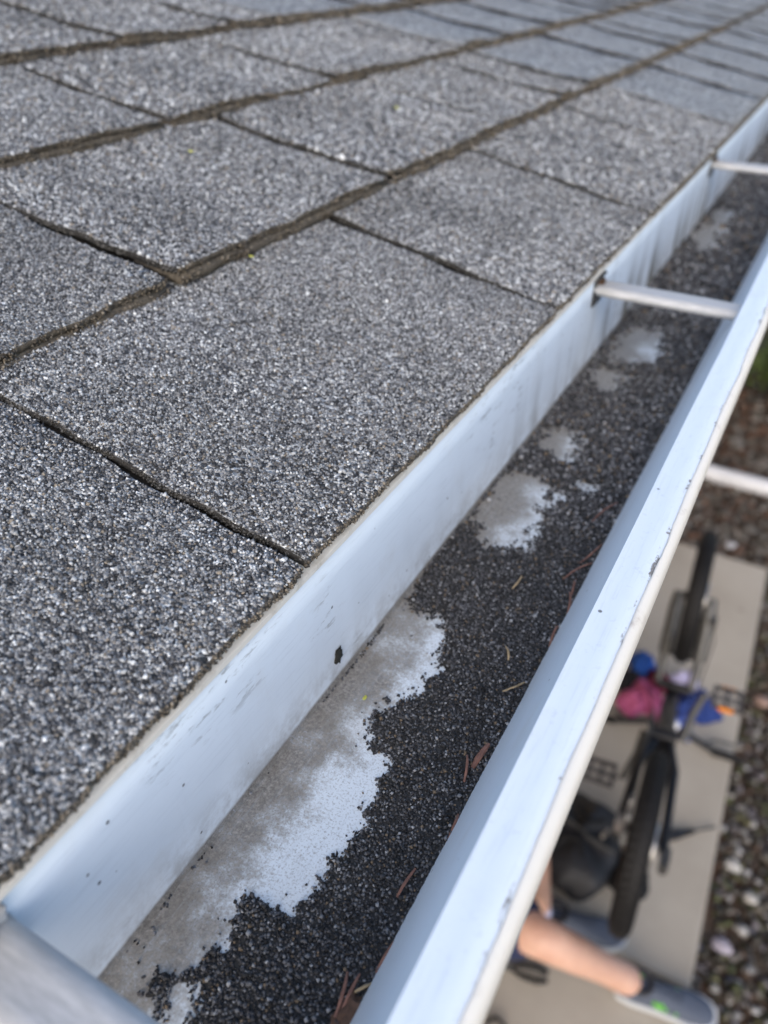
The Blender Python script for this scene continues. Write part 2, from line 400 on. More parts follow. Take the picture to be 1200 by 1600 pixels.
EXPO = 0.163
COURSES = [
    [-0.36, -0.09, 0.176, 0.454, 0.686, 0.930, 1.090],
    [-0.21, 0.045, 0.302, 0.539, 0.770, 0.938, 1.035],
    [-0.24, 0.020, 0.246, 0.486, 0.718, 1.000, 1.165],
    [-0.12, 0.130, 0.370, 0.608, 0.770, 0.850, 1.055],
    [-0.05, 0.220, 0.480, 0.715, 0.900, 1.020],
    [0.10, 0.340, 0.590, 0.820, 1.010],
]
gcols = np.array([(.018, .018, .019), (.036, .036, .038), (.070, .070, .073), (.120, .121, .125), (.188, .191, .196), (.275, .280, .284), (.39, .398, .40), (.54, .55, .55), (.19, .163, .13)])
gprob = np.array([.09, .12, .14, .16, .18, .15, .085, .030, .045]); gprob /= gprob.sum()
def tab(ci, y0, y1, seed, lift):
    """one shingle tab: bent slab with an under-layer, plus its mineral granules where the camera can tell them apart"""
    r = random.Random(seed)
    t0 = ci * EXPO + (-0.0072 if ci == 0 else 0.002 + r.uniform(-.0022, .0022)); e = EXPO; L = e + 0.026
    gap0 = gap1 = (.0012 if ci == 0 else .0022) if y0 < .4 else .0026; tilt = r.uniform(.0015, .0023) + (.0008 if y0 > .4 else 0)
    ya, yb = y0 + gap0, y1 - gap1
    nu, ny = 13, max(6, int((yb - ya) / 0.018))
    sk = r.uniform(-.004, .004); bow = r.uniform(.0, .0018) * (1 if ci else .2); ph = r.uniform(0, 9)
    curl = r.uniform(.0066, .0082) if ci else r.uniform(.0026, .0036); hb0 = .0030 + lift
    def hgt(u, q):
        x = np.clip(u / e, -.05, 1.2)
        return hb0 + tilt * (1 - q) * (np.clip(1.05 - x * .55, 0, 1) if ci else np.clip(.35 + x * 1.2, 0, .8)) + curl * np.clip(1 - x, 0, 1.1) ** 2.3 - np.clip(x - 1, 0, 1) * .02 + bow * np.sin(q * 3.1416 * 2 + ph) * (1 - x) + .0006 * np.sin(u * 70 + ph) + .0007 * np.sin(q * 9 + ph * 2)
    U, Q = np.meshgrid(np.linspace(0, L, nu), np.linspace(0, 1, ny), indexing='ij')
    def yy(u, q):
        edge0 = ya + .0009 * np.sin(u * 160 + ph) + sk * (u / e - .5); edge1 = yb + .0009 * np.sin(u * 140 + ph * 3) + sk * (u / e - .5)
        return edge0 * (1 - q) + edge1 * q
    def uu(u, q): return u + np.where(u < .001, (.0012 * np.sin(q * 31 + ph) + .0008 * np.sin(q * 83 + ph)) * (1 if ci else .45), 0)
    Y = yy(U, Q); TT = t0 + uu(U, Q); Hh = hgt(U, Q)
    thick = .0036
    top = roofpt(TT, Y, Hh).reshape(-1, 3); bot = roofpt(TT, Y, Hh - thick).reshape(-1, 3)
    V = [top, bot]; T = []; MI = []
    idx = np.arange(nu * ny).reshape(nu, ny)
    a, b, c, dd = idx[:-1, :-1].ravel(), idx[1:, :-1].ravel(), idx[1:, 1:].ravel(), idx[:-1, 1:].ravel()
    tt = np.concatenate([np.stack([a, c, b], 1), np.stack([a, dd, c], 1)]); T.append(tt); MI.append(np.zeros(len(tt), int))
    T.append(tt[:, ::-1] + nu * ny); MI.append(np.ones(len(tt), int))
    per = np.concatenate([idx[0, :], idx[1:, -1], idx[-1, -2::-1], idx[-2:0:-1, 0]]); nx = np.roll(per, -1)
    w_ = np.concatenate([np.stack([per, per + nu * ny, nx], 1), np.stack([nx, per + nu * ny, nx + nu * ny], 1)]); T.append(w_); MI.append(np.tile(np.where(np.arange(len(per)) < ny - 1, 1, 3), 2))
    off = 2 * nu * ny
    # under-layer, a little proud of the butt
    k = max(6, ny); f0, f1 = (0, 1) if r.random() < .7 else (0, r.uniform(.55, .85)) if r.random() < .6 else (r.uniform(.15, .4), 1)
    q = np.linspace(f0, f1, k); un = np.array([-.0030, .03])
    U2, Q2 = np.meshgrid(un, q, indexing='ij')
    U2 = U2 + np.where(U2 < 0, .0012 * np.sin(Q2 * 40 + ph * 2) + rng.uniform(-.0005, .0005, U2.shape), 0)
    h2 = hgt(np.zeros_like(U2), Q2) - thick - .0007
    s1 = roofpt(t0 + U2, yy(np.abs(U2), Q2), h2).reshape(-1, 3); s2 = roofpt(t0 + U2, yy(np.abs(U2), Q2), h2 - .0046).reshape(-1, 3)
    V += [s1, s2]; id2 = np.arange(2 * k).reshape(2, k)
    a, b, c, dd = id2[0, :-1], id2[1, :-1], id2[1, 1:], id2[0, 1:]
    tt = np.concatenate([np.stack([a, c, b], 1), np.stack([a, dd, c], 1)]) + off; T += [tt, tt[:, ::-1] + 2 * k]
    per = np.concatenate([id2[0, :], id2[1, ::-1]]) + off; nx = np.roll(per, -1)
    w_ = np.concatenate([np.stack([per, per + 2 * k, nx], 1), np.stack([nx, per + 2 * k, nx + 2 * k], 1)]); T.append(w_)
    MI.append(np.ones(2 * len(tt) + len(w_), int))
    if ci == 0: T = T[:3]; MI = MI[:3]
    V = np.concatenate(V); T = np.concatenate(T); MI = np.concatenate(MI); col = np.full((len(V), 3), .05)
    # granules
    dist = math.hypot(math.hypot((y0 + y1) / 2, (t0 + e / 2) * CS + .14), .12)
    near = (y1 > -0.02) and dist < 1.12 and ci < 5
    if near:
        sp = .00106 if dist < .48 else .00145 if dist < .72 else .0021
        gu, gq = np.meshgrid(np.arange(sp / 2, e + .008, sp), np.arange(sp / 2, yb - ya, sp) / (yb - ya), indexing='ij')
        gu = gu.ravel() + rng.uniform(-.48, .48, gu.size) * sp; gq = np.clip(gq.ravel() + rng.uniform(-.48, .48, gq.size) * sp / (yb - ya), 0.002, .998)
        gy = yy(gu, gq)
        keep = (gy > -0.03) & (gu > .0006)
        # a few bald spots where granules have come off
        bald = vnoise(gu, gy, seed % 50, 55) * .5 + vnoise(gu, gy, seed % 31 + 3, 230) * .5
        keep &= (gy - yy(gu, 0 * gu) > .0003)
        keep &= (bald < .72) | (rng.random(len(gu)) < .5)
        # granules only over the stretch of roof that the picture shows, with a margin
        pc = roofpt(t0 + gu, gy, 0 * gu + .006) - np.array([0, 0, HC]); dpt = pc @ np.array(FWD)
        ix = 600 + F_PX * (pc @ np.array(RGT)) / dpt; iy = 800 - F_PX * (pc @ np.array(UPV)) / dpt
        keep &= (dpt > .05) & (ix > -130) & (iy < 1750) & (iy > -110) & (ix < 1330)
        gu, gq, gy = gu[keep], gq[keep], gy[keep]; N = len(gu)
        size = sp * rng.uniform(.48, .86, N) * np.where(rng.random(N) < .12, 1.4, 1.0)
        Pc = roofpt(t0 + uu(gu, gq), gy, hgt(gu, gq) + size * .18)
        tone = .98 + .5 * vnoise(gu, gy, seed % 23, 16) + r.uniform(-.07, .07)
        cc = gcols[rng.choice(len(gcols), N, p=gprob)] * tone[:, None] * rng.uniform(.85, 1.15, (N, 1))
        gv, gt, gc = stones(Pc, size, cc, 'oct', jit=.3)
        T = np.concatenate([T, gt + len(V)]); V = np.concatenate([V, gv]); MI = np.concatenate([MI, np.full(len(gt), 2)]); col = np.concatenate([col, gc])
    # ragged mat and loose granules along the butt and the near side edge
    if y1 > -0.02 and dist < 2.0 and ci < 5:
        es = .0011 if dist < .72 else .0018 if dist < 1.1 else .003
        nb = int((yb - ya) / es * 7); q = rng.random(nb); dh = rng.uniform(0, .0036 if ci == 0 else .0085, nb)
        Pb = roofpt(t0 + uu(0 * q, q) - np.where(dh > .0038, .0030, 0) + rng.uniform(-.0004, .0006, nb), yy(0 * q, q), hgt(0 * q, q) - dh)
        cb = np.array([(.14, .116, .084), (.085, .070, .053), (.21, .18, .14), (.050, .044, .036)])[rng.integers(0, 4, nb)] * rng.uniform(.7, 1.2, (nb, 1))
        ns = int(L / es * 5); u_ = rng.random(ns) * e; Ps = roofpt(t0 + u_, yy(u_, 0 * u_) + rng.uniform(-.0003, .0006, ns), hgt(u_, 0 * u_) - rng.uniform(0, .0034, ns))
        cs2 = np.array([(.022, .021, .019), (.045, .042, .038), (.095, .092, .088), (.016, .016, .015)])[rng.integers(0, 4, ns)]
        Pe = np.concatenate([Pb, Ps]); ce = np.concatenate([cb, cs2]); gv, gt, gc = stones(Pe, es * rng.uniform(.40, .90, len(Pe)), ce, 'oct', jit=.3)
        T = np.concatenate([T, gt + len(V)]); V = np.concatenate([V, gv]); MI = np.concatenate([MI, np.full(len(gt), 2)]); col = np.concatenate([col, gc])
    o0 = roofpt(np.array(t0), np.array(y0), np.array(0.0))
    me = np_mesh('shingle', V - o0, T, [M['shingle'], M['asphalt'], M['grain'], M['deck']], MI, col)
    return link('shingle', me, roof, o0)
seed = 100
for ci, js in enumerate(COURSES):
    js = list(js); r = random.Random(ci + 5)
    while js[-1] < (4.6 if ci < 5 else 3.6): js.append(js[-1] + r.choice([.10, .14, .165, .19, .235]) * r.uniform(.9, 1.1))
    for j in range(len(js) - 1):
        seed += 1; tab(ci, js[j], js[j + 1], seed, r.uniform(0, .0007) * (1 if ci else .4))
# the roof goes on above, out of the picture
up_ = MB(); 
for ci in range(len(COURSES), 32):
    t0 = ci * EXPO
    q = [roofpt(np.array(t), np.array(y), np.array(h)) for t, h in ((t0, .0005), (t0, .011), (t0 + EXPO + .02, .003)) for y in (-2.0, 7.5)]
    up_.add(q, [(0, 1, 3, 2), (2, 3, 5, 4)])
up_.build('upper_courses', M['shingle'], roof, smooth=False)

# ------------------------------------------------------------------ gutter
ZF = HC - 0.277                                          # trough floor
gut = empty('gutter', (-0.08, 0.5, ZF)); tag(gut, 'white aluminium eave gutter with dark grit lying in its trough', 'gutter')
GI = Matrix.Translation(-Vector(gut.location))
def gpart(o): o.parent = gut; o.matrix_parent_inverse = GI; return o
ys = np.concatenate([np.linspace(-0.35, 2.2, 200), np.linspace(2.25, 7.5, 40)])
def sheet(prof, wob=0.0003, seed=0):
    n = len(prof); vs = []; r = random.Random(seed)
    for y in ys:
        a = wob * (math.sin(y * 5.1 + seed) + .6 * math.sin(y * 13.7 + seed * 2) + .4 * math.sin(y * 29 + seed))
        for (x, z, k) in prof: vs.append((x + a * k, y, HC + z + a * k * .5))
    return vs, [(i * n + k, (i + 1) * n + k, (i + 1) * n + k + 1, i * n + k + 1) for i in range(len(ys) - 1) for k in range(n - 1)]
prof = [(-.1375, -.1988, .1), (-.1375, -.215, .7), (-.1375, -.245, .8), (-.1375, -.2745, .2), (-.1362, -.2768, .1), (-.134, -.277, .1), (-.10, -.277, .1), (-.062, -.277, .1),
        (-.0592, -.2758, .2), (-.0575, -.271, .4), (-.0500, -.2465, .7), (-.0425, -.223, .9), (-.0385, -.2110, 1),
        (-.0351, -.1990, 1), (-.0300, -.1991, 1), (-.0285, -.1988, 1), (-.0255, -.1987, 1), (-.0218, -.1988, 1), (-.0206, -.1996, 1), (-.0204, -.2030, 1)]
vs, fs = sheet(prof); tr = MB().add(vs, fs)
o = gpart(tr.build('trough', M['gutter'])); sm = o.modifiers.new('thickness', 'SOLIDIFY'); sm.thickness = .0009; sm.offset = 0
# outer skin: cream paint that laps over the lip with a chipped edge
lap_prof = [(-.0214, -.19865), (-.0203, -.1990), (-.0188, -.1996), (-.0178, -.2012), (-.0175, -.206), (-.0180, -.214), (-.0192, -.228), (-.0235, -.2375), (-.033, -.2465), (-.0430, -.2585), (-.0510, -.2715), (-.0565, -.2785), (-.066, -.2792)]
yl = np.concatenate([np.arange(-0.35, 1.6, .0028), np.arange(1.62, 7.5, .05)]); vs = []; n = len(lap_prof)
for y in yl:
    a = .0003 * (math.sin(y * 5.1) + .6 * math.sin(y * 13.7) + .4 * math.sin(y * 29))
    chip = .0002 * math.sin(y * 23) + .0002 * math.sin(y * 71 + 1) + random.uniform(-.00012, .00012)
    g = float(vnoise(np.array([y]), np.array([0.]), 3, 34)[0])
    if g > .70: chip += (g - .70) * .0045
    for i, (x, z) in enumerate(lap_prof): vs.append((x + a + (chip if i == 0 else chip * .3 if i == 1 else 0), y, HC + z + a * .5 + .0003))
lap = MB().add(vs, [(i * n + k, (i + 1) * n + k, (i + 1) * n + k + 1, i * n + k + 1) for i in range(len(yl) - 1) for k in range(n - 1)])
o = gpart(lap.build('outer_face', M['cream'])); sm = o.modifiers.new('thickness', 'SOLIDIFY'); sm.thickness = .0006; sm.offset = 0

def hanger(y, rusty):
    e = empty('hanger', (-0.08, y, HC - .206)); gpart(e)
    b = MB(); W2 = .0105
    pr = [(-W2, -.0060), (-W2, -.0030), (-W2 + .0010, -.0012), (-W2 + .0030, 0), (-.004, .0003), (0, -.0006), (.004, .0003), (W2 - .0030, 0), (W2 - .0010, -.0012), (W2, -.0030), (W2, -.0060)]
    xs = [-.0565, -.0530, -.046, -.030, 0, .020, .036, .0440, .0475]
    vs = []
    for i, x in enumerate(xs):
        k = .45 if i == 0 else 1.0; dz = 0.0
        for (yy_, zz) in pr: vs.append((x, yy_ * (1 if x < .03 else .93), zz * k + dz))
    n = len(pr); b.add(vs, [(i * n + q, i * n + q + 1, (i + 1) * n + q + 1, (i + 1) * n + q) for i in range(len(xs) - 1) for q in range(n - 1)])
    o = b.build('strap', M['alu'], e); s_ = o.modifiers.new('thickness', 'SOLIDIFY'); s_.thickness = .0014; s_.offset = -1
    c = MB().box((-.0572, -.010, -.016), (-.0549, .010, .0060), .0007)
    c.box((-.0572, -.010, .0046), (-.0530, .010, .0062), .0006); c.build('clip', M['alu'] if not rusty else M['dsteel'], e)
    s2 = MB().tube([(-.0558, 0, -.0005), (-.0518, 0, -.0005)], .0042, 6); s2.tube([(-.0555, 0, -.0005), (-.0543, 0, -.0005)], .0062, 14)
    s2.build('screw', M['rust'], e)
    return e
for i, y in enumerate([0.0305, 0.566, 1.003, 1.50, 2.02, 2.55, 3.1]): hanger(y, i in (1, 2))

# bare patches on the trough floor, outlined in the photograph and laid on the floor plane
def fl(pts): return np.array([at_z(px, py, ZF)[:2] for px, py in pts])
BARE = [fl([(150, 1560), (180, 1600), (262, 1640), (300, 1600), (296, 1530), (262, 1545), (268, 1580), (240, 1590), (212, 1560), (250, 1525), (300, 1520), (345, 1482), (352, 1440), (385, 1402), (432, 1404), (455, 1432), (520, 1345), (562, 1290), (592, 1225), (604, 1185), (572, 1165), (582, 1120), (612, 1100), (640, 1085), (682, 1058), (694, 1010), (686, 965), (650, 960), (640, 935), (655, 905), (600, 940), (180, 1510)]),
        fl([(728, 810), (742, 842), (790, 858), (832, 852), (842, 825), (872, 775), (846, 742), (806, 735), (770, 748)]),
        fl([(832, 700), (858, 716), (885, 722), (912, 700), (902, 676), (872, 668), (842, 678)]),
        fl([(916, 600), (940, 612), (975, 608), (976, 588), (945, 576), (920, 584)]),
        fl([(944, 560), (985, 574), (1030, 566), (1040, 538), (1030, 515), (1005, 502), (968, 522)]),
        fl([(1084, 376), (1104, 394), (1130, 356), (1146, 330), (1122, 330)]),
        fl([(905, 770), (918, 775), (925, 765), (912, 758)]), fl([(842, 795), (856, 802), (862, 790), (850, 785)])]
def sdist(poly, X, Y):
    """signed distance to a polygon, negative inside"""
    d = np.full(X.shape, 1e9); inside = np.zeros(X.shape, bool); n = len(poly)
    for i in range(n):
        (x0, y0), (x1, y1) = poly[i], poly[(i + 1) % n]
        ex, ey = x1 - x0, y1 - y0; L = ex * ex + ey * ey + 1e-12
        k = np.clip(((X - x0) * ex + (Y - y0) * ey) / L, 0, 1)
        d = np.minimum(d, np.hypot(X - x0 - k * ex, Y - y0 - k * ey))
        c = ((y0 > Y) != (y1 > Y)) & (X < (x1 - x0) * (Y - y0) / (y1 - y0 + 1e-12) + x0); inside ^= c
    return np.where(inside, -d, d)
def cover(X, Y):
    """metres of grit cover: positive where the floor is covered"""
    d = np.full(X.shape, 1.0)
    for i, p in enumerate(BARE):
        q = sdist(p, X, Y)
        if i: q = q - (.0045 if i == 5 else .0005) + (vnoise(X, Y, 11, 130) - .5) * .012 + (vnoise(X, Y, 12, 420) - .5) * .008
        d = np.minimum(d, q)
    rag = (vnoise(X, Y, 5, 210) - .5) * .006 + (vnoise(X, Y, 9, 600) - .5) * .004
    return np.minimum(d + rag, 1)
GX0, GX1 = -.1366, -.0570
gx, gy = np.meshgrid(np.linspace(GX0, GX1 + .001, 44), np.concatenate([np.arange(-.02, 1.4, .0022), np.arange(1.41, 4.0, .05)]), indexing='ij')
cv = cover(gx, gy)
def bed(X, Y, cv):
    return ZF + np.clip(cv / .004, -.7, 1) * .0011 + np.clip(cv, 0, .03) / .03 * .0016 + (vnoise(X, Y, 2, 90) - .4) * .0018 * np.clip(cv / .006, 0, 1) + np.clip((X + .075) / .018, 0, 1) * .0022 * np.clip(cv / .004, 0, 1)
gz = bed(gx, gy, cv)
Vb = np.stack([gx, gy, gz], -1).reshape(-1, 3); nu, ny = gx.shape; idx = np.arange(nu * ny).reshape(nu, ny)
a, b, c, dd = idx[:-1, :-1].ravel(), idx[1:, :-1].ravel(), idx[1:, 1:].ravel(), idx[:-1, 1:].ravel()
Tb = np.concatenate([np.stack([a, b, c], 1), np.stack([a, c, dd], 1)])
Cb = np.full((len(Vb), 3), .036)
Vs, Ts, Cs = [Vb], [Tb], [Cb]; off = len(Vb)
grit_c = np.array([(.018, .018, .019), (.032, .032, .034), (.052, .052, .056), (.085, .086, .092), (.135, .138, .146), (.25, .255, .265), (.13, .10, .07)])
grit_p = np.array([.18, .23, .22, .18, .11, .04, .04])
for (y0, y1, sp, layers) in ((-.02, .36, .00112, 2), (.36, .7, .0017, 2), (.7, 1.8, .0032, 1)):
    for ly in range(layers):
        X, Y = np.meshgrid(np.arange(GX0 + .0008, GX1, sp), np.arange(y0, y1, sp), indexing='ij'); X = X.ravel(); Y = Y.ravel()
        X = X + rng.uniform(-.5, .5, X.size) * sp; Y = Y + rng.uniform(-.5, .5, Y.size) * sp; X = np.clip(X, GX0 + .0006, GX1)
        cvv = cover(X, Y); N = len(X)
        stray = np.clip(.055 - (-cvv) * 9, 0.0, 1)
        corner = (X < GX0 + .0055) & (vnoise(Y, X, 4, 30) * np.exp(-(X - GX0) / .0022) > .30) & (rng.random(N) < .55)
        keep = ((cvv > 0) & (rng.random(N) < (.93 if ly == 0 else .36))) | ((stray > 0) & (rng.random(N) < .012 + np.where(Y < .33, .25 * np.clip(1 + cvv / .0035, 0, 1) ** 2, .75 * np.clip(1 + cvv / .009, 0, 1) ** 1.3) * vnoise(X, Y, 8, 160))) | corner
        X, Y, cvv = X[keep], Y[keep], cvv[keep]; N = len(X)
        size = sp * rng.uniform(.40, .80, N) * np.where(rng.random(N) < .06, 1.4, 1)
        Z = np.maximum(bed(X, Y, cvv), ZF + .0004) + size * (.35 if ly == 0 else 1.05)
        cc = grit_c[rng.choice(len(grit_c), N, p=grit_p)] * rng.uniform(1.0, 1.45, (N, 1)) * (1.0 if y1 < .4 else 1.25)
        sv_, st_, scol = stones(np.stack([X, Y, Z], 1), size, cc, 'oct')
        Vs.append(sv_); Ts.append(st_ + off); Cs.append(scol); off += len(sv_)
V = np.concatenate(Vs); T = np.concatenate(Ts); Cc = np.concatenate(Cs)
o = link('roof_grit', np_mesh('roof_grit', V - np.array([-.09, .3, ZF]), T, [M['grit']], None, Cc), None, (-.09, .3, ZF))
tag(o, 'dark grey mineral grit washed off the shingles into the gutter', 'grit', kind='stuff')

# dry needles and scraps on the grit
def needle(pts, mat, rad, label, name='pine_needle', group='dry needles on the gutter grit', dz=.0056, cat='needle'):
    P = [at_z(px, py, ZF + dz) for px, py in pts]
    A, B = P[0], P[-1]; mid = (A + B) / 2; b = MB(); q = []
    Np = 7
    for i in range(Np):
        k = i / (Np - 1)
        if len(P) == 3: p = A * (1 - k) ** 2 + P[1] * 2 * k * (1 - k) + B * k * k
        else: p = A.lerp(B, k)
        q.append(p - mid + Vector((0, 0, .0012 * math.sin(k * 3.1) + random.uniform(-.0002, .0002))))
    b.tube(q, [rad * (.55 + .45 * math.sin(3.14 * (i + .6) / Np)) for i in range(Np)], 6, flat=.55)
    return tag(b.build(name, mat, None, mid), label, cat, group)
for lab, grp, pts in [
    ('reddish brown pine needle lying alone on the grit below the broad needle cluster', None, [[(620, 1402), (634, 1380), (649, 1357)]]),
    ('short brown pine needle just beside the broad needle cluster', None, [[(725, 1222), (731, 1200), (730, 1180)]]),
    ('brown pine needle close to the gutter lip wall near a leaf bit', None, [[(697, 1318), (712, 1290), (716, 1272)]]),
    ('dark brown pine needle pressed along the gutter lip wall above the bark chip', None, [[(587, 1520), (605, 1490), (620, 1467)]]),
    ('brown pine needle standing up from the bark chip', 'needles on the bark chip', [[(533, 1580), (548, 1552), (562, 1522)], [(523, 1590), (540, 1550), (543, 1518)]]),
    ('brown pine needle in the loose drift along the gutter lip wall', 'drift of needles along the lip wall', [[(858, 1010), (866, 985), (872, 978)], [(893, 930), (896, 915), (900, 905)], [(880, 905), (900, 890), (925, 880)], [(905, 880), (925, 870), (940, 850)], [(886, 960), (893, 940), (890, 925)], [(925, 815), (940, 800), (965, 785)]])]:
    for p in pts: needle(p, M['needle'], .00058, lab, group=grp)
needle([(738, 1200), (750, 1182), (764, 1163)], M['needle'], .0013, 'broad reddish brown needle cluster on the grit beside the lip', 'needle_cluster', None, .005, 'needle')
SL = 'straw coloured dry needle curling on the dark gutter grit'
for p in [[(785, 1080), (805, 1078), (820, 1066)], [(790, 1010), (796, 1022), (794, 1032)], [(554, 1550), (570, 1545), (584, 1536)], [(800, 920), (812, 912), (815, 900)]]:
    needle(p, M['straw'], .00055, SL, 'dry_needle', 'straw coloured needles on the gutter grit')
def scrap(name, px, py, z, r, mat, label, cat, group=None, flat=.3, x=None, stretch=1.0):
    p = at_z(px, py, z) if x is None else at_x(px, py, x)
    b = MB(); b.ball((0, 0, 0), (r, r * stretch, r * flat) if x is None else (r * flat, r, r * stretch), 9, 6, jit=.7)
    return tag(b.build(name, mat, None, p, smooth=False), label, cat, group)
scrap('bark_chip', 543, 1588, ZF + .004, .0050, M['bark'], 'brown bark chip under needles in the gutter', 'bark chip', flat=.5, stretch=1.7)
for (px, py) in [(703, 1263), (570, 1090), (832, 1044)]:
    scrap('leaf_bit', px, py, ZF + .0030, .0008, M['lime'], 'tiny yellow green leaf bit in the gutter', 'leaf bit', 'leaf bits in the gutter', stretch=1.6)
scrap('moss_clump', 529, 1024, 0, .0032, M['moss'], 'small black moss clump stuck on the white gutter back wall', 'moss clump', x=-.1366, flat=.35, stretch=1.4)
for (px, py, t, h, r_) in [(298, 236, .30, .008, .0022), (392, 400, .175, .008, .0018), (620, 168, .28, .008, .0025)]:
    rr = ray(px, py); nrm = Vector((SN, 0, CS)); q0 = Vector((EX, 0, EZ)) - Vector((0, 0, HC)); kk = (nrm.dot(q0) + h) / nrm.dot(rr); p = rr * kk + Vector((0, 0, HC))
    tag(MB().ball((0, 0, 0), (r_, r_ * .5, r_ * .3), 8, 5, .6).build('leaf_scrap', M['lime'], None, p, smooth=False), 'tiny pale yellow leaf scrap resting on a grey roof shingle', 'leaf scrap', 'leaf scraps on the shingles')

# ------------------------------------------------------------------ gravel and planting beds
def gravel(name, n, xr, yr, smin, smax, cols, label, cond=None, zb=0.0):
    X = rng.uniform(*xr, n); Y = rng.uniform(*yr, n)
    k = cond(X, Y) if cond is not None else np.ones(n, bool); X, Y = X[k], Y[k]; n = len(X)
    S = rng.uniform(smin, smax, n) ** 1.0
    P = np.stack([X, Y, zb + S * .30 + rng.uniform(0, .022, n)], 1)
    cc = cols[rng.integers(0, len(cols), n)] * rng.uniform(.45, 1.0, (n, 1))
    v, t, c = stones(P, S, cc, 'blk', flat=.75); p0 = P.mean(0); p0[2] = 0
    o = link(name, np_mesh(name, v - p0, t, [M['grit']], None, c), None, p0); return tag(o, label, 'gravel', kind='stuff')
gc = np.array([(.17, .15, .12), (.09, .075, .055), (.13, .12, .06), (.10, .11, .05), (.24, .22, .20), (.42, .40, .38), (.13, .085, .06), (.19, .17, .18), (.07, .06, .05), (.05, .045, .035)])
gravel('gravel', 13000, (.2, 1.6), (-.3, 3.9), .006, .018, gc, 'mixed brown, olive and white gravel beside the concrete path', lambda X, Y: X > SR(Y) + .012)
gc2 = np.array([(.15, .13, .11), (.10, .085, .07), (.19, .175, .155), (.13, .075, .05), (.26, .24, .22), (.07, .055, .045), (.16, .09, .06)])
gravel('bark_gravel', 9000, (-.8, 1.5), (3.68, 6.8), .009, .026, gc2, 'grey brown stones and bark beyond the end of the path', lambda X, Y: (Y > 3.95) | (X < SR(3.66)) | (Y > 3.9))
for (px, py, s_, c_) in [(1142, 852, .032, (.34, .34, .36)), (1190, 1095, .036, (.24, .16, .13)), (1145, 1352, .030, (.36, .345, .32)), (1128, 1478, .032, (.30, .27, .31)), (1173, 1403, .026, (.36, .34, .31))]:
    p = at_z(px, py, .03); b = MB().ball((0, 0, 0), (s_, s_ * .8, s_ * .55), 10, 7, .35)
    m_ = plain('pebble', c_, .8, var=.2); 
    tag(b.build('stone', m_, None, p), {1142: 'pale grey stone lying beyond the end of the path', 1190: 'reddish brown stone in the gravel by the path', 1145: 'off white rounded stone in the gravel by the path', 1128: 'mauve grey stone in the gravel by the path', 1173: 'small creamy white stone among the path gravel'}[px], 'stone', 'larger stones in the gravel')

# white drain pipe on the ground
pa = at_z(1090, 735, .055); yb_ = pa.y
pp = MB(); L0, L1 = -.60, 1.6
outr = [( L0, .050), (L1 - .09, .050), (L1 - .088, .056), (L1, .056)]
vs = []; n = 24
for (x, r_) in outr + [(L1, .050), (L0, .046)]:
    for k in range(n): vs.append((x, r_ * math.cos(2 * math.pi * k / n), r_ * math.sin(2 * math.pi * k / n)))
m_ = len(outr) + 2
pp.add(vs, [(i * n + k, i * n + (k + 1) % n, ((i + 1) % m_) * n + (k + 1) % n, ((i + 1) % m_) * n + k) for i in range(m_) for k in range(n)])
o = pp.build('drain_pipe', M['pipe'], None, (0, yb_, .058)); tag(o, 'white drain pipe lying on the ground out from the house', 'pipe')

# shrub
def shrub(loc, rx, rz, n, label):
    e = empty('shrub', loc); tag(e, label, 'shrub')
    st = MB()
    for i in range(9):
        a = random.uniform(0, 6.28); r_ = rx * random.uniform(.3, .75); zt = rz * random.uniform(1.0, 1.7)
        st.tube([(0, 0, -.02), (r_ * .35 * math.cos(a), r_ * .35 * math.sin(a), zt * .45), (r_ * math.cos(a), r_ * math.sin(a), zt)], [.014, .009, .004], 6)
    st.build('stem', M['bark'], e)
    m = Mat('shrub_leaf'); a_ = m.n('ShaderNodeAttribute', attribute_name='grain'); mat = m.out(a_.outputs['Color'], .5)
    ph = rng.uniform(0, 6.283, n); ct = rng.uniform(-.75, 1, n); rr = rng.uniform(.55, 1.0, n) ** .6
    lump = 1 + .28 * np.sin(ph * 3 + 1) * np.sin(ct * 5) + .15 * np.sin(ph * 7 + ct * 6)
    P = np.stack([rx * rr * lump * np.sqrt(1 - ct ** 2) * np.cos(ph), rx * rr * lump * np.sqrt(1 - ct ** 2) * np.sin(ph), rz * 1.0 + rz * rr * lump * ct * .95], 1)
    P[:, 2] = np.maximum(P[:, 2], .03)
    lf = np.array([(-.5, 0, 0), (0, .22, .05), (.5, 0, -.05), (0, -.22, .05), (0, 0, -.03)]); ft = np.array([(0, 4, 1), (1, 4, 2), (2, 4, 3), (3, 4, 0)])
    Vv = np.einsum('nij,kj->nki', rand_rot(n), lf) * rng.uniform(.03, .055, (n, 1, 1)) + P[:, None]
    Tt = (ft[None] + (np.arange(n) * 5)[:, None, None]).reshape(-1, 3)
    cl = np.array([(.06, .10, .022), (.10, .155, .032), (.15, .21, .045), (.04, .07, .018)])[rng.integers(0, 4, n)] * rng.uniform(.7, 1.2, (n, 1))
    link('foliage', np_mesh('foliage', Vv.reshape(-1, 3), Tt, [mat], None, np.repeat(cl, 5, 0)), e)
    return e
shrub((.30, 5.75, 0), .52, .40, 9000, 'dense olive green shrub growing past the white drain pipe')

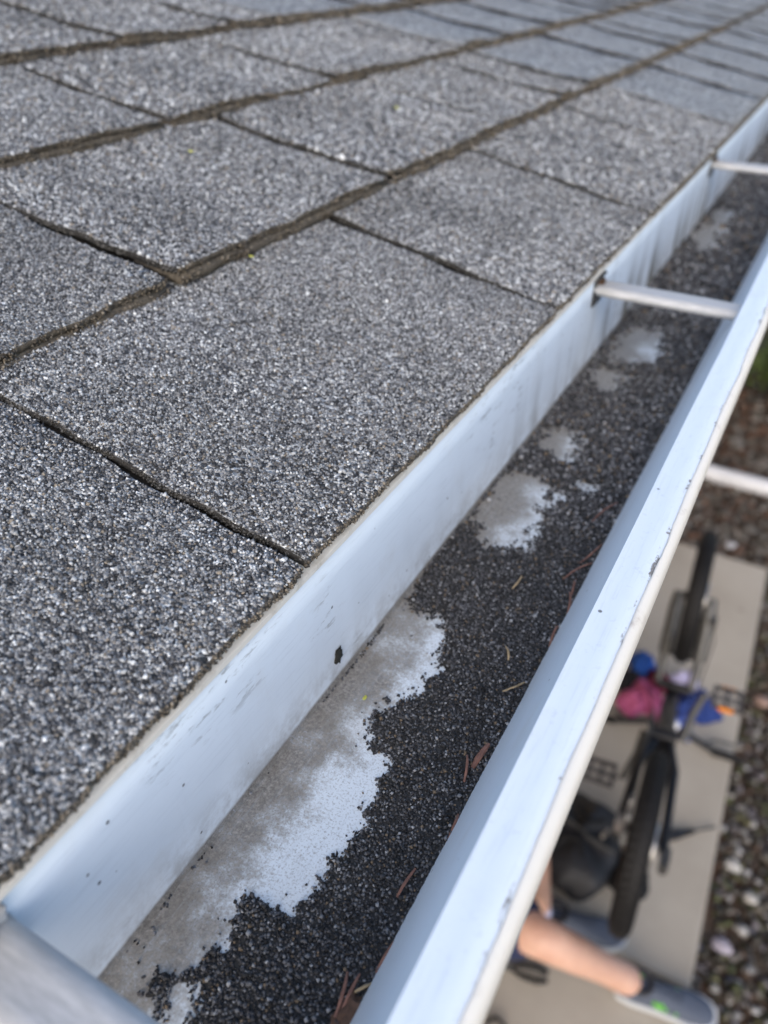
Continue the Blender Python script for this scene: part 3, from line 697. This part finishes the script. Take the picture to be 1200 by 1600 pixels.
# ------------------------------------------------------------------ upturned bicycle
# built upright (x forward, y to its left, z up), then turned over onto saddle and grips
bike = empty('bicycle', (0, 0, 0)); tag(bike, 'black mountain bicycle turned upside down on the concrete path', 'bicycle')
RW, WB, TR = .262, 1.13, .033
RA, FA, BB = Vector((0, 0, RW)), Vector((WB, 0, RW)), Vector((.385, 0, RW - .02))
STP = Vector((.27, 0, .62)); HT, HB = Vector((.86, 0, .70)), Vector((.905, 0, .585))
def wheel(c, rear):
    e = empty('wheel', c, bike)
    t = MB().ring((0, 0, 0), RW - TR, TR, n=56, m=12)
    for i in range(64):                                  # tread knobs
        a = 2 * math.pi * i / 64
        for s_ in (-1, 0, 1):
            q = Matrix.Rotation(-a - (.03 if s_ else .08), 4, 'Y')
            kb = MB().box((RW - .008 - abs(s_) * .006, s_ * .017 - .0055, -.007), (RW + .0035 - abs(s_) * .006, s_ * .017 + .0055, .007))
            t.add([q @ Vector(v) for v in kb.v], kb.f)
    t.build('tyre', M['rubber'], e)
    MB().ring((0, 0, 0), RW - 2 * TR - .006, .010, n=48, m=8, flat=1.0).build('rim', M['black'], e)
    h = MB().tube([(0, -.052, 0), (0, -.03, 0), (0, .03, 0), (0, .052, 0)], [.012, .020, .020, .012], 12)
    for s_ in (-1, 1): h.tube([(0, s_ * .024, 0), (0, s_ * .029, 0)], .028, 14)
    h.build('hub', M['dsteel'], e)
    sp = MB()
    for i in range(32):
        a = 2 * math.pi * i / 32; s_ = 1 if i % 2 else -1; a2 = a + (.55 if (i // 2) % 2 else -.55)
        sp.tube([(.026 * math.cos(a2), s_ * .027, .026 * math.sin(a2)), ((RW - .075) * math.cos(a), 0, (RW - .075) * math.sin(a))], .0011, 4)
    sp.build('spokes', M['steel'], e)
    ro = MB().ring((0, .036, 0), .068, .006, n=36, m=6, flat=.25)
    for i in range(5):
        a = i * 1.2566; ro.tube([(.02 * math.cos(a), .036, .02 * math.sin(a)), (.066 * math.cos(a + .4), .036, .066 * math.sin(a + .4))], .004, 5)
    ro.build('brake_disc', M['steel'], e)
    return e
wheel(RA, True); wheel(FA, False)
fr = MB()
fr.tube([BB, STP + Vector((-.012, 0, .03))], .020, 12); fr.tube([HB + Vector((-.006, 0, .02)), BB], [.028, .032], 14)
fr.tube([HT + Vector((.004, 0, -.03)), STP], [.019, .016], 12); fr.tube([HT + Vector((-.008, 0, .02)), HB + Vector((.006, 0, -.02))], .025, 14)
fr.tube([BB + Vector((0, -.04, 0)), BB + Vector((0, .04, 0))], .023, 14)
for s_ in (-1, 1):
    fr.tube([BB + Vector((-.03, s_ * .024, 0)), BB + Vector((-.12, s_ * .052, .006)), RA + Vector((0, s_ * .066, .006))], [.016, .015, .013], 10)
    fr.tube([STP + Vector((-.004, s_ * .016, -.03)), STP + Vector((-.06, s_ * .048, -.11)), RA + Vector((0, s_ * .066, .012))], [.014, .014, .012], 10)
fr.build('frame', M['black'], bike)
se = empty('saddle', STP + Vector((-.028, 0, .09)), bike)
MB().tube([(.005, 0, -.10), (-.004, 0, -.01)], .0135, 12).build('seat_post', M['dsteel'], se)
sd_ = MB(); vs = []; xs = [-.14, -.125, -.09, -.03, .04, .10, .135, .142]; ws = [.03, .06, .068, .055, .030, .021, .017, .008]; n = 12
for x, w_ in zip(xs, ws):
    for k in range(n):
        a = 2 * math.pi * k / n; vs.append((x, w_ * math.cos(a), .02 + (.020 if math.sin(a) > 0 else .028) * math.sin(a) * (1 if w_ > .02 else .7)))
sd_.add(vs, [(i * n + k, i * n + (k + 1) % n, (i + 1) * n + (k + 1) % n, (i + 1) * n + k) for i in range(len(xs) - 1) for k in range(n)] + [tuple(range(n)), tuple((len(xs) - 1) * n + k for k in range(n))])
sd_.build('seat_cover', M['rubber'], se)
fk = empty('fork', FA, bike)
ax = (HB - HT).normalized(); crown = HB + ax * .035 - FA
cr = MB().tube([crown + Vector((0, -.066, 0)), crown + Vector((0, .066, 0))], .019, 12); cr.build('crown', M['black'], fk)
for s_ in (-1, 1):
    top = crown + Vector((0, s_ * .062, 0)); bot = Vector((0, s_ * .062, 0)); dr = (bot - top).normalized()
    g = MB().tube([top, top + dr * .16], .0145, 12); g.build('stanchion', M['dsteel'], fk)
    lw = MB().tube([top + dr * .12, top + dr * .13, top + dr * .30, bot - dr * .03, bot + dr * .012], [.023, .026, .026, .023, .018], 12); lw.build('lower_leg', M['dsteel'], fk)
arch_c = crown + (Vector((0, 0, 0)) - crown).normalized() * .125
MB().tube([arch_c + Vector((.0, -.062, 0)), arch_c + Vector((.035, -.05, .03)), arch_c + Vector((.05, 0, .045)), arch_c + Vector((.035, .05, .03)), arch_c + Vector((0, .062, 0))], .010, 8).build('brace', M['black'], fk)
MB().box((-.075, .066, .035), (-.03, .095, .085), .006).build('brake_caliper', M['dsteel'], fk)
MB().tube([(0, -.085, 0), (0, .075, 0)], .006, 8).build('axle', M['steel'], fk)
hbx = empty('handlebar', HT + Vector((.025, 0, .055)), bike)
MB().tube([(-.03, 0, -.05), (-.02, 0, 0), (.03, 0, .03)], .016, 10).build('stem', M['dsteel'], hbx)
MB().tube([(-.005, -.30, .055), (.0, -.20, .055), (.03, -.07, .032), (.03, .07, .032), (0, .20, .055), (-.005, .30, .055)], .0125, 10).build('bar', M['black'], hbx)
for s_ in (-1, 1):
    MB().tube([(-.004, s_ * .30, .055), (-.002, s_ * .19, .055)], .0165, 12).build('grip', M['rubber'], hbx)
    MB().tube([(.012, s_ * .16, .05), (.045, s_ * .19, .045), (.05, s_ * .27, .04)], [.008, .006, .005], 8).build('brake_lever', M['dsteel'], hbx)
dv = empty('drivetrain', BB, bike)
MB().disc((0, -.045, 0), .078, .004, n=64, teeth=1).ring((0, -.045, 0), .060, .006).build('chainring', M['dsteel'], dv)
CA = math.radians(140)                                   # crank angle of the drive-side arm
for s_, ca in ((-1, CA), (1, CA + math.pi)):
    dvec = Vector((math.cos(ca), 0, math.sin(ca))); tip = dvec * .168 + Vector((0, s_ * .104, 0))
    MB().tube([Vector((0, s_ * .055, 0)), dvec * .08 + Vector((0, s_ * .066, 0)), tip - Vector((0, s_ * .012, 0))], [.016, .012, .011], 10, flat=.8).build('crank_arm', M['dsteel'], dv)
    pe = empty('pedal', tip, dv)
    pb = MB()
    for q in (-.042, .036): pb.box((q, s_ * .012 if s_ > 0 else -.105, -.010), (q + .008, .105 if s_ > 0 else -.012, .010), .002)
    for q in (.014, .052, .092): pb.box((-.044, s_ * q - .005, -.009), (.046, s_ * q + .005, .009), .002)
    pb.tube([(0, 0, 0), (0, s_ * .10, 0)], .008, 8)
    pe.name = 'pedal'; o = pb.build('pedal_cage', M['plastic'], pe)
    if s_ > 0: MB().box((.0445, s_ * .052 - .022, -.007), (.050, s_ * .052 + .022, .007), .001).build('reflector', M['reflector'], pe)
    if s_ > 0: MB().box((-.050, s_ * .052 - .022, -.007), (-.0445, s_ * .052 + .022, .007), .001).build('reflector', M['reflector'], pe)
cs_ = MB(); ra = RA - BB
for i in range(7): cs_.disc(ra + Vector((0, -.030 - i * .0034, 0)), .050 - i * .0044, .0018, n=40, teeth=1)
cs_.build('cassette', M['steel'], dv)
ch = MB(); ch2 = MB(); top_ = [Vector((.0, -.045, .078)), ra + Vector((0, -.043, .036))]; bt = [Vector((0, -.045, -.078)), ra + Vector((.03, -.043, -.105))]
for A, B in ((top_[0], top_[1]), (bt[0], bt[1])):
    nL = 30
    for i in range(nL):
        p = A.lerp(B, (i + .5) / nL); dx = (B - A).normalized(); hh = dx * ((B - A).length / nL * .46); wv = .0042 if i % 2 else .0028
        (ch if A is top_[0] else ch2).box(tuple(p - Vector((abs(hh.x), wv, .004))), tuple(p + Vector((abs(hh.x), wv, .004))))
ch.build('chain_run', M['dsteel'], dv); ch2.build('chain_run', M['dsteel'], dv)
de = MB().box(tuple(ra + Vector((-.012, -.075, -.075))), tuple(ra + Vector((.02, -.05, -.01))), .006)
de.box(tuple(ra + Vector((.004, -.052, -.15))), tuple(ra + Vector((.032, -.047, -.05))), .002); de.disc(ra + Vector((.018, -.044, -.068)), .020, .006, n=20, teeth=1); de.disc(ra + Vector((.024, -.044, -.135)), .020, .006, n=20, teeth=1)
de.tube([ra + Vector((0, -.085, 0)), ra + Vector((-.04, -.098, -.018))], [.007, .006], 8); de.build('derailleur', M['steel'], dv)
MB().box((-.05 + ra.x, .062, .02), (ra.x + .02, .088, .07), .006).build('brake_caliper', M['dsteel'], dv)
MB().ball((.0, 0, 0), (.020, .020, .022), 14, 10).build('lamp', M['whiteplastic'], bike, HT + Vector((-.11, .03, -.12)))
hz = MB().tube([HT + Vector((.03, .06, .02)), HT + Vector((.10, .085, -.12)), FA + Vector((-.05, .105, .16)), FA + Vector((-.055, .085, .07))], .0025, 6); hz.build('brake_hose', M['rubber'], bike)
cb = MB().tube([HT + Vector((.03, -.05, .02)), HT + Vector((.06, -.09, -.09)), HB + Vector((-.06, -.03, 0)), BB + Vector((-.02, -.02, .06))], .0025, 6); cb.build('cable', M['rubber'], bike)
# turn over: highest point of the upright bike (grips, saddle) becomes the ground contact
ztop = (HT.z + .055 + .055 + .0165)
A_r, A_f = Vector((0.022, 1.43)), Vector((-0.054, 2.59))          # ground positions of the two axles
dirv = (A_f - A_r).normalized(); yaw = math.atan2(dirv.y, dirv.x)
bike.rotation_euler = (math.pi, 0, 0)
bike.matrix_world = Matrix.Translation((A_r.x, A_r.y, Z0 + ztop)) @ Matrix.Rotation(yaw, 4, 'Z') @ Matrix.Rotation(math.radians(-3.0), 4, 'X') @ Matrix.Rotation(math.pi, 4, 'X')

# ------------------------------------------------------------------ cloths, bag, tools on the path
def cloth(name, px, py, rx, ry, hgt, col, label, seed, rz=0.0, cat='cloth', zoff=0.0):
    r = np.random.default_rng(seed); n, m_ = 40, 14; vs = [(0, 0, hgt)]
    fs = []
    lob = 1 + .22 * np.sin(np.arange(n) / n * 2 * np.pi * 3 + r.uniform(0, 6)) + .14 * np.sin(np.arange(n) / n * 2 * np.pi * 5 + r.uniform(0, 6)) + .08 * r.uniform(-1, 1, n)
    f1, f2 = r.uniform(0, 6, 2)
    for j in range(1, m_ + 1):
        q = j / m_
        for i in range(n):
            a = 2 * math.pi * i / n; x, y = q * lob[i] * math.cos(a), q * lob[i] * math.sin(a)
            fold = abs(math.sin(a * 3.5 + f1 + q * 2.2)) * .5 + abs(math.sin(x * 5 + y * 3 + f2)) * .5
            z = hgt * ((1 - q ** 2.2) * (.45 + .75 * fold)) + .004 + .018 * fold * (1 - q ** 6)
            vs.append((x * rx, y * ry, z))
    for i in range(n): fs.append((0, 1 + i, 1 + (i + 1) % n))
    for j in range(m_ - 1):
        for i in range(n):
            a, b_ = 1 + j * n + i, 1 + j * n + (i + 1) % n; fs.append((a, a + n, b_ + n, b_))
    p = at_z(px, py, Z0 + zoff)
    o = MB().add(vs, fs).build(name, plain(name + '_fabric', col, .9, var=.15, scale=90), None, p); o.rotation_euler.z = rz
    sm = o.modifiers.new('thickness', 'SOLIDIFY'); sm.thickness = .003; sm.offset = 0; sb = o.modifiers.new('smooth', 'SUBSURF'); sb.levels = 1; sb.render_levels = 1
    return tag(o, label, cat)
cloth('cloth', 1003, 1098, .105, .095, .06, (.40, .085, .20), 'crumpled pink cloth on the path beside the bicycle', 1, .3)
cloth('cloth', 1028, 1072, .070, .060, .05, (.12, .008, .03), 'dark maroon cloth bundled behind the pink cloth', 2)
cloth('cloth', 1001, 1047, .058, .055, .085, (.014, .075, .33), 'bright blue cloth bundled behind the black cloth', 3)
cloth('cloth', 978, 1066, .070, .060, .045, (.010, .010, .014), 'black cloth heaped between the blue and pink cloths', 4)
cloth('cloth', 1085, 1108, .100, .090, .065, (.010, .030, .15), 'royal blue garment lying under the bicycle pedal', 5, .8)
cloth('cloth', 1072, 1077, .065, .040, .075, (.50, .50, .78), 'pale lavender white cloth on the royal blue garment', 6, -.5, zoff=.015)
cloth('cloth', 1064, 1136, .045, .070, .03, (.12, .20, .62), 'light blue cloth end beside the bicycle frame', 7)
# black soft bag
def bag(px, py, rx, ry, h):
    e = empty('tool_bag', at_z(px, py, Z0)); tag(e, 'big limp black bag on the path beside the rear wheel', 'bag')
    n, m_ = 48, 14; vs = []; fs = []
    for j in range(m_ + 1):
        q = j / m_; z = h * (1 - math.cos(q * math.pi)) / 2; s_ = (math.sin(q * math.pi) ** .42) if 0 < j < m_ else .05
        for i in range(n):
            a = 2 * math.pi * i / n; ca, sa = math.cos(a), math.sin(a); k = (abs(ca) ** 4 + abs(sa) ** 4) ** -.25
            wv = 1 + .035 * math.sin(a * 5 + z * 30) + .03 * math.sin(a * 9 - z * 40)
            vs.append((rx * k * ca * s_ * wv, ry * k * sa * s_ * wv, z * (1 + .10 * math.sin(ca * 4 + 1) * q + .07 * math.sin(sa * 7) * q)))
    for j in range(m_):
        for i in range(n): fs.append((j * n + i, j * n + (i + 1) % n, (j + 1) * n + (i + 1) % n, (j + 1) * n + i))
    fs += [tuple(range(n - 1, -1, -1)), tuple(m_ * n + i for i in range(n))]
    o = MB().add(vs, fs).build('body', plain('black_nylon', (.013, .013, .016), .6, var=.2, scale=60), e)
    z = MB().tube([(-.9 * rx, 0, h * .99), (-.3 * rx, .01, h * 1.03), (.4 * rx, -.01, h * 1.04), (.85 * rx, 0, h * .97)], .006, 8); z.build('zip', M['dsteel'], e)
    for s_ in (-1, 1): MB().tube([(-.35 * rx, s_ * ry * .55, h * .97), (-.25 * rx, s_ * ry * .35, h * 1.10), (.1 * rx, s_ * ry * .25, h * 1.13), (.3 * rx, s_ * ry * .5, h * .99)], .010, 8, flat=.4).build('handle', M['rubber'], e)
    e.rotation_euler.z = -.15; return e
bag(898, 1338, .145, .175, .16)
# black hand tool with a rod by the rear wheel
pa, pb_ = at_z(1030, 1309, Z0 + .02), at_z(1118, 1292, Z0 + .02); dv_ = pb_ - pa
hp = empty('hand_pump', pa); tag(hp, 'black tapered hand tool with a thin rod by the rear wheel', 'tool')
MB().tube([(0, 0, 0), dv_ * .02, dv_ * .30, dv_ * .46], [.010, .019, .019, .013], 12).build('barrel', M['black'], hp); MB().tube([dv_ * .44, dv_ * .46, dv_ * .60, dv_ * .62], [.009, .012, .010, .007], 10).build('collar', M['rubber'], hp); MB().tube([dv_ * .60, dv_ * 1.0], .005, 8).build('rod', M['dsteel'], hp)
# pliers
pl_ = empty('pliers', at_z(828, 1522, Z0)); tag(pl_, 'small black handled pliers lying open on the concrete', 'pliers')
for s_ in (-1, 1):
    MB().tube([(.055, s_ * .012, .009), (.02, s_ * .022, .010), (-.03, s_ * .017, .010), (-.06, s_ * .004, .009)], [.008, .009, .008, .006], 8).build('handle', M['rubber'], pl_)
    MB().tube([(-.058, s_ * -.004, .009), (-.085, s_ * -.007, .009), (-.105, s_ * -.001, .009)], [.007, .006, .003], 8).build('jaw', M['dsteel'], pl_)
pl_.rotation_euler.z = .25
b = MB().tube([at_z(758, 1598, Z0 + .01), at_z(775, 1590, Z0 + .012), at_z(790, 1604, Z0 + .01), at_z(775, 1625, Z0 + .01), at_z(755, 1620, Z0 + .01)], .007, 8)
c0 = at_z(772, 1605, Z0); b.v = [tuple(Vector(v) - c0) for v in b.v]
tag(b.build('rubber_strap', M['rubber'], None, c0), 'curled black rubber strap on the concrete', 'strap')

# ------------------------------------------------------------------ seated person
def skin_mat():
    m = Mat('skin'); v = m.coord(); n = m.noise(v, 14, 5); f = m.noise(v, 220, 3)
    m.b.inputs['Subsurface Weight'].default_value = .12; m.b.inputs['Subsurface Radius'].default_value = (.01, .004, .002); m.b.inputs['Subsurface Scale'].default_value = .5
    return m.out(m.ramp(n, [(.3, (.50, .285, .205)), (.7, (.62, .385, .29))]), .55, f, .1, .001)
M['skin'] = skin_mat()
per = empty('person', (-.50, 1.33, Z0)); tag(per, 'person in navy shorts and grey running shoes sitting behind the bicycle', 'person')
PO = Vector(per.location)
def skin(name, joints, edges, mat, root=0, sub=2, parent=per):
    me = bpy.data.meshes.new(name); me.from_pydata([tuple(Vector(j[0]) - PO) for j in joints], edges, []); me.update()
    o = link(name, me, parent); 
    md = o.modifiers.new('skin', 'SKIN'); md.use_smooth_shade = True
    for i, j in enumerate(joints):
        r_ = j[1]; me.skin_vertices[0].data[i].radius = (r_, r_) if isinstance(r_, float) else r_
        me.skin_vertices[0].data[i].use_root = (i == root)
    sb = o.modifiers.new('smooth', 'SUBSURF'); sb.levels = sub; sb.render_levels = sub
    me.materials.append(mat); return o
r_an = at_z(990, 1535, Z0 + .085); r_kn = at_z(852, 1468, Z0 + .37); l_an = at_z(842, 1424, Z0 + .095); l_kn = Vector((-.315, 1.44, Z0 + .45))
r_hp, l_hp = Vector((-.50, 1.24, Z0 + .13)), Vector((-.50, 1.43, Z0 + .13)); pel = Vector((-.53, 1.335, Z0 + .14))
J = [(pel, (.13, .12)), (r_hp, .088), (r_hp.lerp(r_kn, .5), .076), (r_kn, .060), (r_kn.lerp(r_an, .28), .057), (r_kn.lerp(r_an, .62), .046), (r_an.lerp(r_kn, .10), .049), (r_an, .046),
     (l_hp, .088), (l_hp.lerp(l_kn, .5), .076), (l_kn, .080), (l_kn.lerp(l_an, .28), .080), (l_kn.lerp(l_an, .62), .062), (l_an.lerp(l_kn, .10), .049), (l_an, .046),
     ((-.50, 1.335, Z0 + .30), (.12, .145)), ((-.44, 1.335, Z0 + .48), (.115, .155)), ((-.40, 1.335, Z0 + .57), (.075, .085)), ((-.365, 1.335, Z0 + .63), .052), ((-.335, 1.335, Z0 + .70), (.070, .066)), ((-.315, 1.335, Z0 + .78), (.092, .078)), ((-.315, 1.335, Z0 + .855), (.055, .05))]
E_ = [(0, 1), (1, 2), (2, 3), (3, 4), (4, 5), (5, 6), (6, 7), (0, 8), (8, 9), (9, 10), (10, 11), (11, 12), (12, 13), (13, 14), (0, 15), (15, 16), (16, 17), (17, 18), (18, 19), (19, 20), (20, 21)]
for s_, kn in ((-1, r_kn), (1, l_kn)):
    sh = Vector((-.42, 1.335 + s_ * .175, Z0 + .52)); el = Vector((-.40, 1.335 + s_ * .24, Z0 + .30)); wr = Vector((-.30, 1.335 + s_ * .15, Z0 + .42 if s_ > 0 else Z0 + .40))
    wr = Vector((min(kn.x - .20, -.34), kn.y * .6 + wr.y * .4, kn.z + .075)); k = len(J)
    J += [(sh, .056), (sh.lerp(el, .5), .046), (el, .038), (el.lerp(wr, .4), .036), (wr, .025)]
    E_ += [(16, k), (k, k + 1), (k + 1, k + 2), (k + 2, k + 3), (k + 3, k + 4)]
    hd = (wr - el).normalized(); sd2 = Vector((0, 1, 0)); pk = len(J); pm = wr + Vector((.045, 0, .006)); J.append((pm, (.034, .016))); E_.append((k + 4, pk))
    for f_ in range(4):
        b0 = pm + Vector((.030, (f_ - 1.5) * .020, 0)); ln = [.030, .036, .034, .026][f_]; q = len(J)
        J += [(b0, .0090), (b0 + Vector((ln, 0, -.008)), .0085), (b0 + Vector((ln * 1.5, 0, -.032)), .0075)]; E_ += [(pk, q), (q, q + 1), (q + 1, q + 2)]
    q = len(J); tb = wr + Vector((.025, -s_ * .030, 0)); J += [(tb, .011), (tb + Vector((.028, -s_ * .016, -.010)), .0095), (tb + Vector((.050, -s_ * .018, -.026)), .008)]; E_ += [(pk, q), (q, q + 1), (q + 1, q + 2)]
skin('body', J, E_, M['skin'])
navy = plain('navy_cotton', (.012, .018, .055), .9, var=.25, scale=120); shirt_m = plain('grey_cotton', (.16, .17, .19), .9, var=.15, scale=120)
skin('shorts', [(pel + Vector((0, 0, .02)), (.155, .145)), (r_hp, .112), (r_hp.lerp(r_kn, .45), .100), (r_hp.lerp(r_kn, .92), .104), (l_hp, .112), (l_hp.lerp(l_kn, .45), .100), (l_hp.lerp(l_kn, .80), .090), ((-.51, 1.335, Z0 + .26), (.135, .160))], [(0, 1), (1, 2), (2, 3), (0, 4), (4, 5), (5, 6), (0, 7)], navy)
sj = [((-.505, 1.335, Z0 + .24), (.142, .168)), ((-.49, 1.335, Z0 + .34), (.138, .165)), ((-.44, 1.335, Z0 + .49), (.130, .172)), ((-.402, 1.335, Z0 + .575), (.080, .092))]; se_ = [(0, 1), (1, 2), (2, 3)]
for s_ in (-1, 1):
    sh = Vector((-.42, 1.335 + s_ * .175, Z0 + .52)); el = Vector((-.40, 1.335 + s_ * .24, Z0 + .30)); k = len(sj); sj += [(sh, .072), (sh.lerp(el, .6), .062)]; se_ += [(2, k), (k, k + 1)]
skin('shirt', sj, se_, shirt_m)
hair = MB().ball((0, 0, 0), (.104, .090, .100), 20, 14, .10); hair.v = [(x - (.012 if z < 0 else 0), y, max(z, -.03 - .05 * (x < 0))) for x, y, z in hair.v]
hair.build('hair', plain('brown_hair', (.05, .03, .018), .7, var=.4, scale=150, bump=.6), per, Vector((-.330, 1.335, Z0 + .80)) - PO)
fc = MB().ball((.088, 0, -.012), (.016, .012, .022), 10, 8)
for s_ in (-1, 1): fc.ball((.0, s_ * .082, 0), (.018, .008, .028), 10, 8)
fc.build('nose_and_ears', M['skin'], per, Vector((-.318, 1.335, Z0 + .765)) - PO)
ey = MB()
for s_ in (-1, 1): ey.ball((.078, s_ * .030, .022), (.010, .012, .008), 10, 8)
ey.build('eyes', M['black'], per, Vector((-.318, 1.335, Z0 + .765)) - PO)

shoe_m = plain('grey_mesh_shoe', (.075, .09, .125), .85, var=.3, scale=260, bump=.4); sole_m = plain('pale_sole', (.52, .54, .56), .7, var=.1); green_m = plain('neon_green_print', (.16, .50, .08), .6, var=.1)
def shoe(heel, toe, lift, green, side):
    d_ = (toe - heel); d_.z = 0; L = .292; yaw_ = math.atan2(d_.y, d_.x)
    e = empty('shoe', heel - PO); e.parent = per; e.rotation_euler = (0, lift, yaw_)
    st = [(0.0, .018, .060, .0), (.012, .028, .075, .0), (.05, .034, .088, 0), (.09, .036, .090, .002), (.13, .038, .078, .003), (.17, .043, .066, .004), (.21, .047, .056, .004), (.245, .044, .048, .003), (.272, .034, .040, .001), (.288, .016, .030, 0)]
    n = 16; vs = []
    for (x, w_, h_, oy) in st:
        for k in range(n):
            a = 2 * math.pi * k / n; c_, s_ = math.cos(a), math.sin(a)
            yv = w_ * (abs(c_) ** .75) * (1 if c_ > 0 else -1); zv = .022 + (h_ - .022) * max(0, s_) ** .8 if s_ > 0 else .022 + .006 * s_
            if s_ > .2 and x < .11: yv *= (1 - .25 * s_)
            vs.append((x, yv + oy * side, zv))
    up = MB().add(vs, [(i * n + k, i * n + (k + 1) % n, (i + 1) * n + (k + 1) % n, (i + 1) * n + k) for i in range(len(st) - 1) for k in range(n)] + [tuple(range(n)), tuple((len(st) - 1) * n + k for k in range(n))])
    up.build('upper', shoe_m, e)
    so = MB(); vs = []
    for (x, w_, h_, oy) in st:
        k = 1.10; rise = .010 * max(0, (x - .22) / .07) ** 1.5
        for (yy_, zz) in ((-w_ * k, .0), (w_ * k, .0), (w_ * k * 1.02, .024), (-w_ * k * 1.02, .024)): vs.append(((x - .14) * 1.03 + .14, yy_ + oy * side, zz + rise))
    so.add(vs, [(i * 4 + k, i * 4 + (k + 1) % 4, i * 4 + 4 + (k + 1) % 4, i * 4 + 4 + k) for i in range(len(st) - 1) for k in range(4)] + [(0, 1, 2, 3), tuple(len(vs) - 4 + k for k in range(4))])
    so.build('sole', sole_m, e)
    MB().ring((.058, 0, .094), .034, .008, axis='z', n=24, m=8, flat=1.2).build('collar', plain('black_lining', (.02, .02, .025), .9), e)
    lc = MB()
    for i in range(4): x = .115 + i * .022; z_ = .086 - i * .0065; lc.tube([(x, -.018, z_ - .002), (x + .003, 0, z_ + .004), (x, .018, z_ - .002)], .0025, 6)
    lc.build('laces', shoe_m, e)
    if green:
        for (x, y, z, r_) in [(.052, .030, .070, .010), (.066, .032, .062, .007), (.11, -.032, .055, .010), (.122, -.034, .045, .010), (.128, -.031, .058, .008), (.140, -.036, .046, .008), (.17, -.040, .048, .006), (.17, .028, .058, .005)]:
            MB().ball((x, y * 1.02, z), (r_, r_ * .7, r_ * .8), 8, 6).build('print_dot', green_m, e)
    return e
shoe(at_z(962, 1545, Z0), at_z(1118, 1596, Z0), 0.0, True, 1)
shoe(at_z(836, 1440, Z0), at_z(942, 1462, Z0), 0.0, False, -1)
MB().tube([Vector((l_an.x, l_an.y, Z0 + .085)) - PO, l_an.lerp(l_kn, .12) - PO, l_an.lerp(l_kn, .20) - PO], [.044, .043, .042], 14).build('sock', plain('lavender_sock', (.60, .60, .80), .9, var=.1), per)
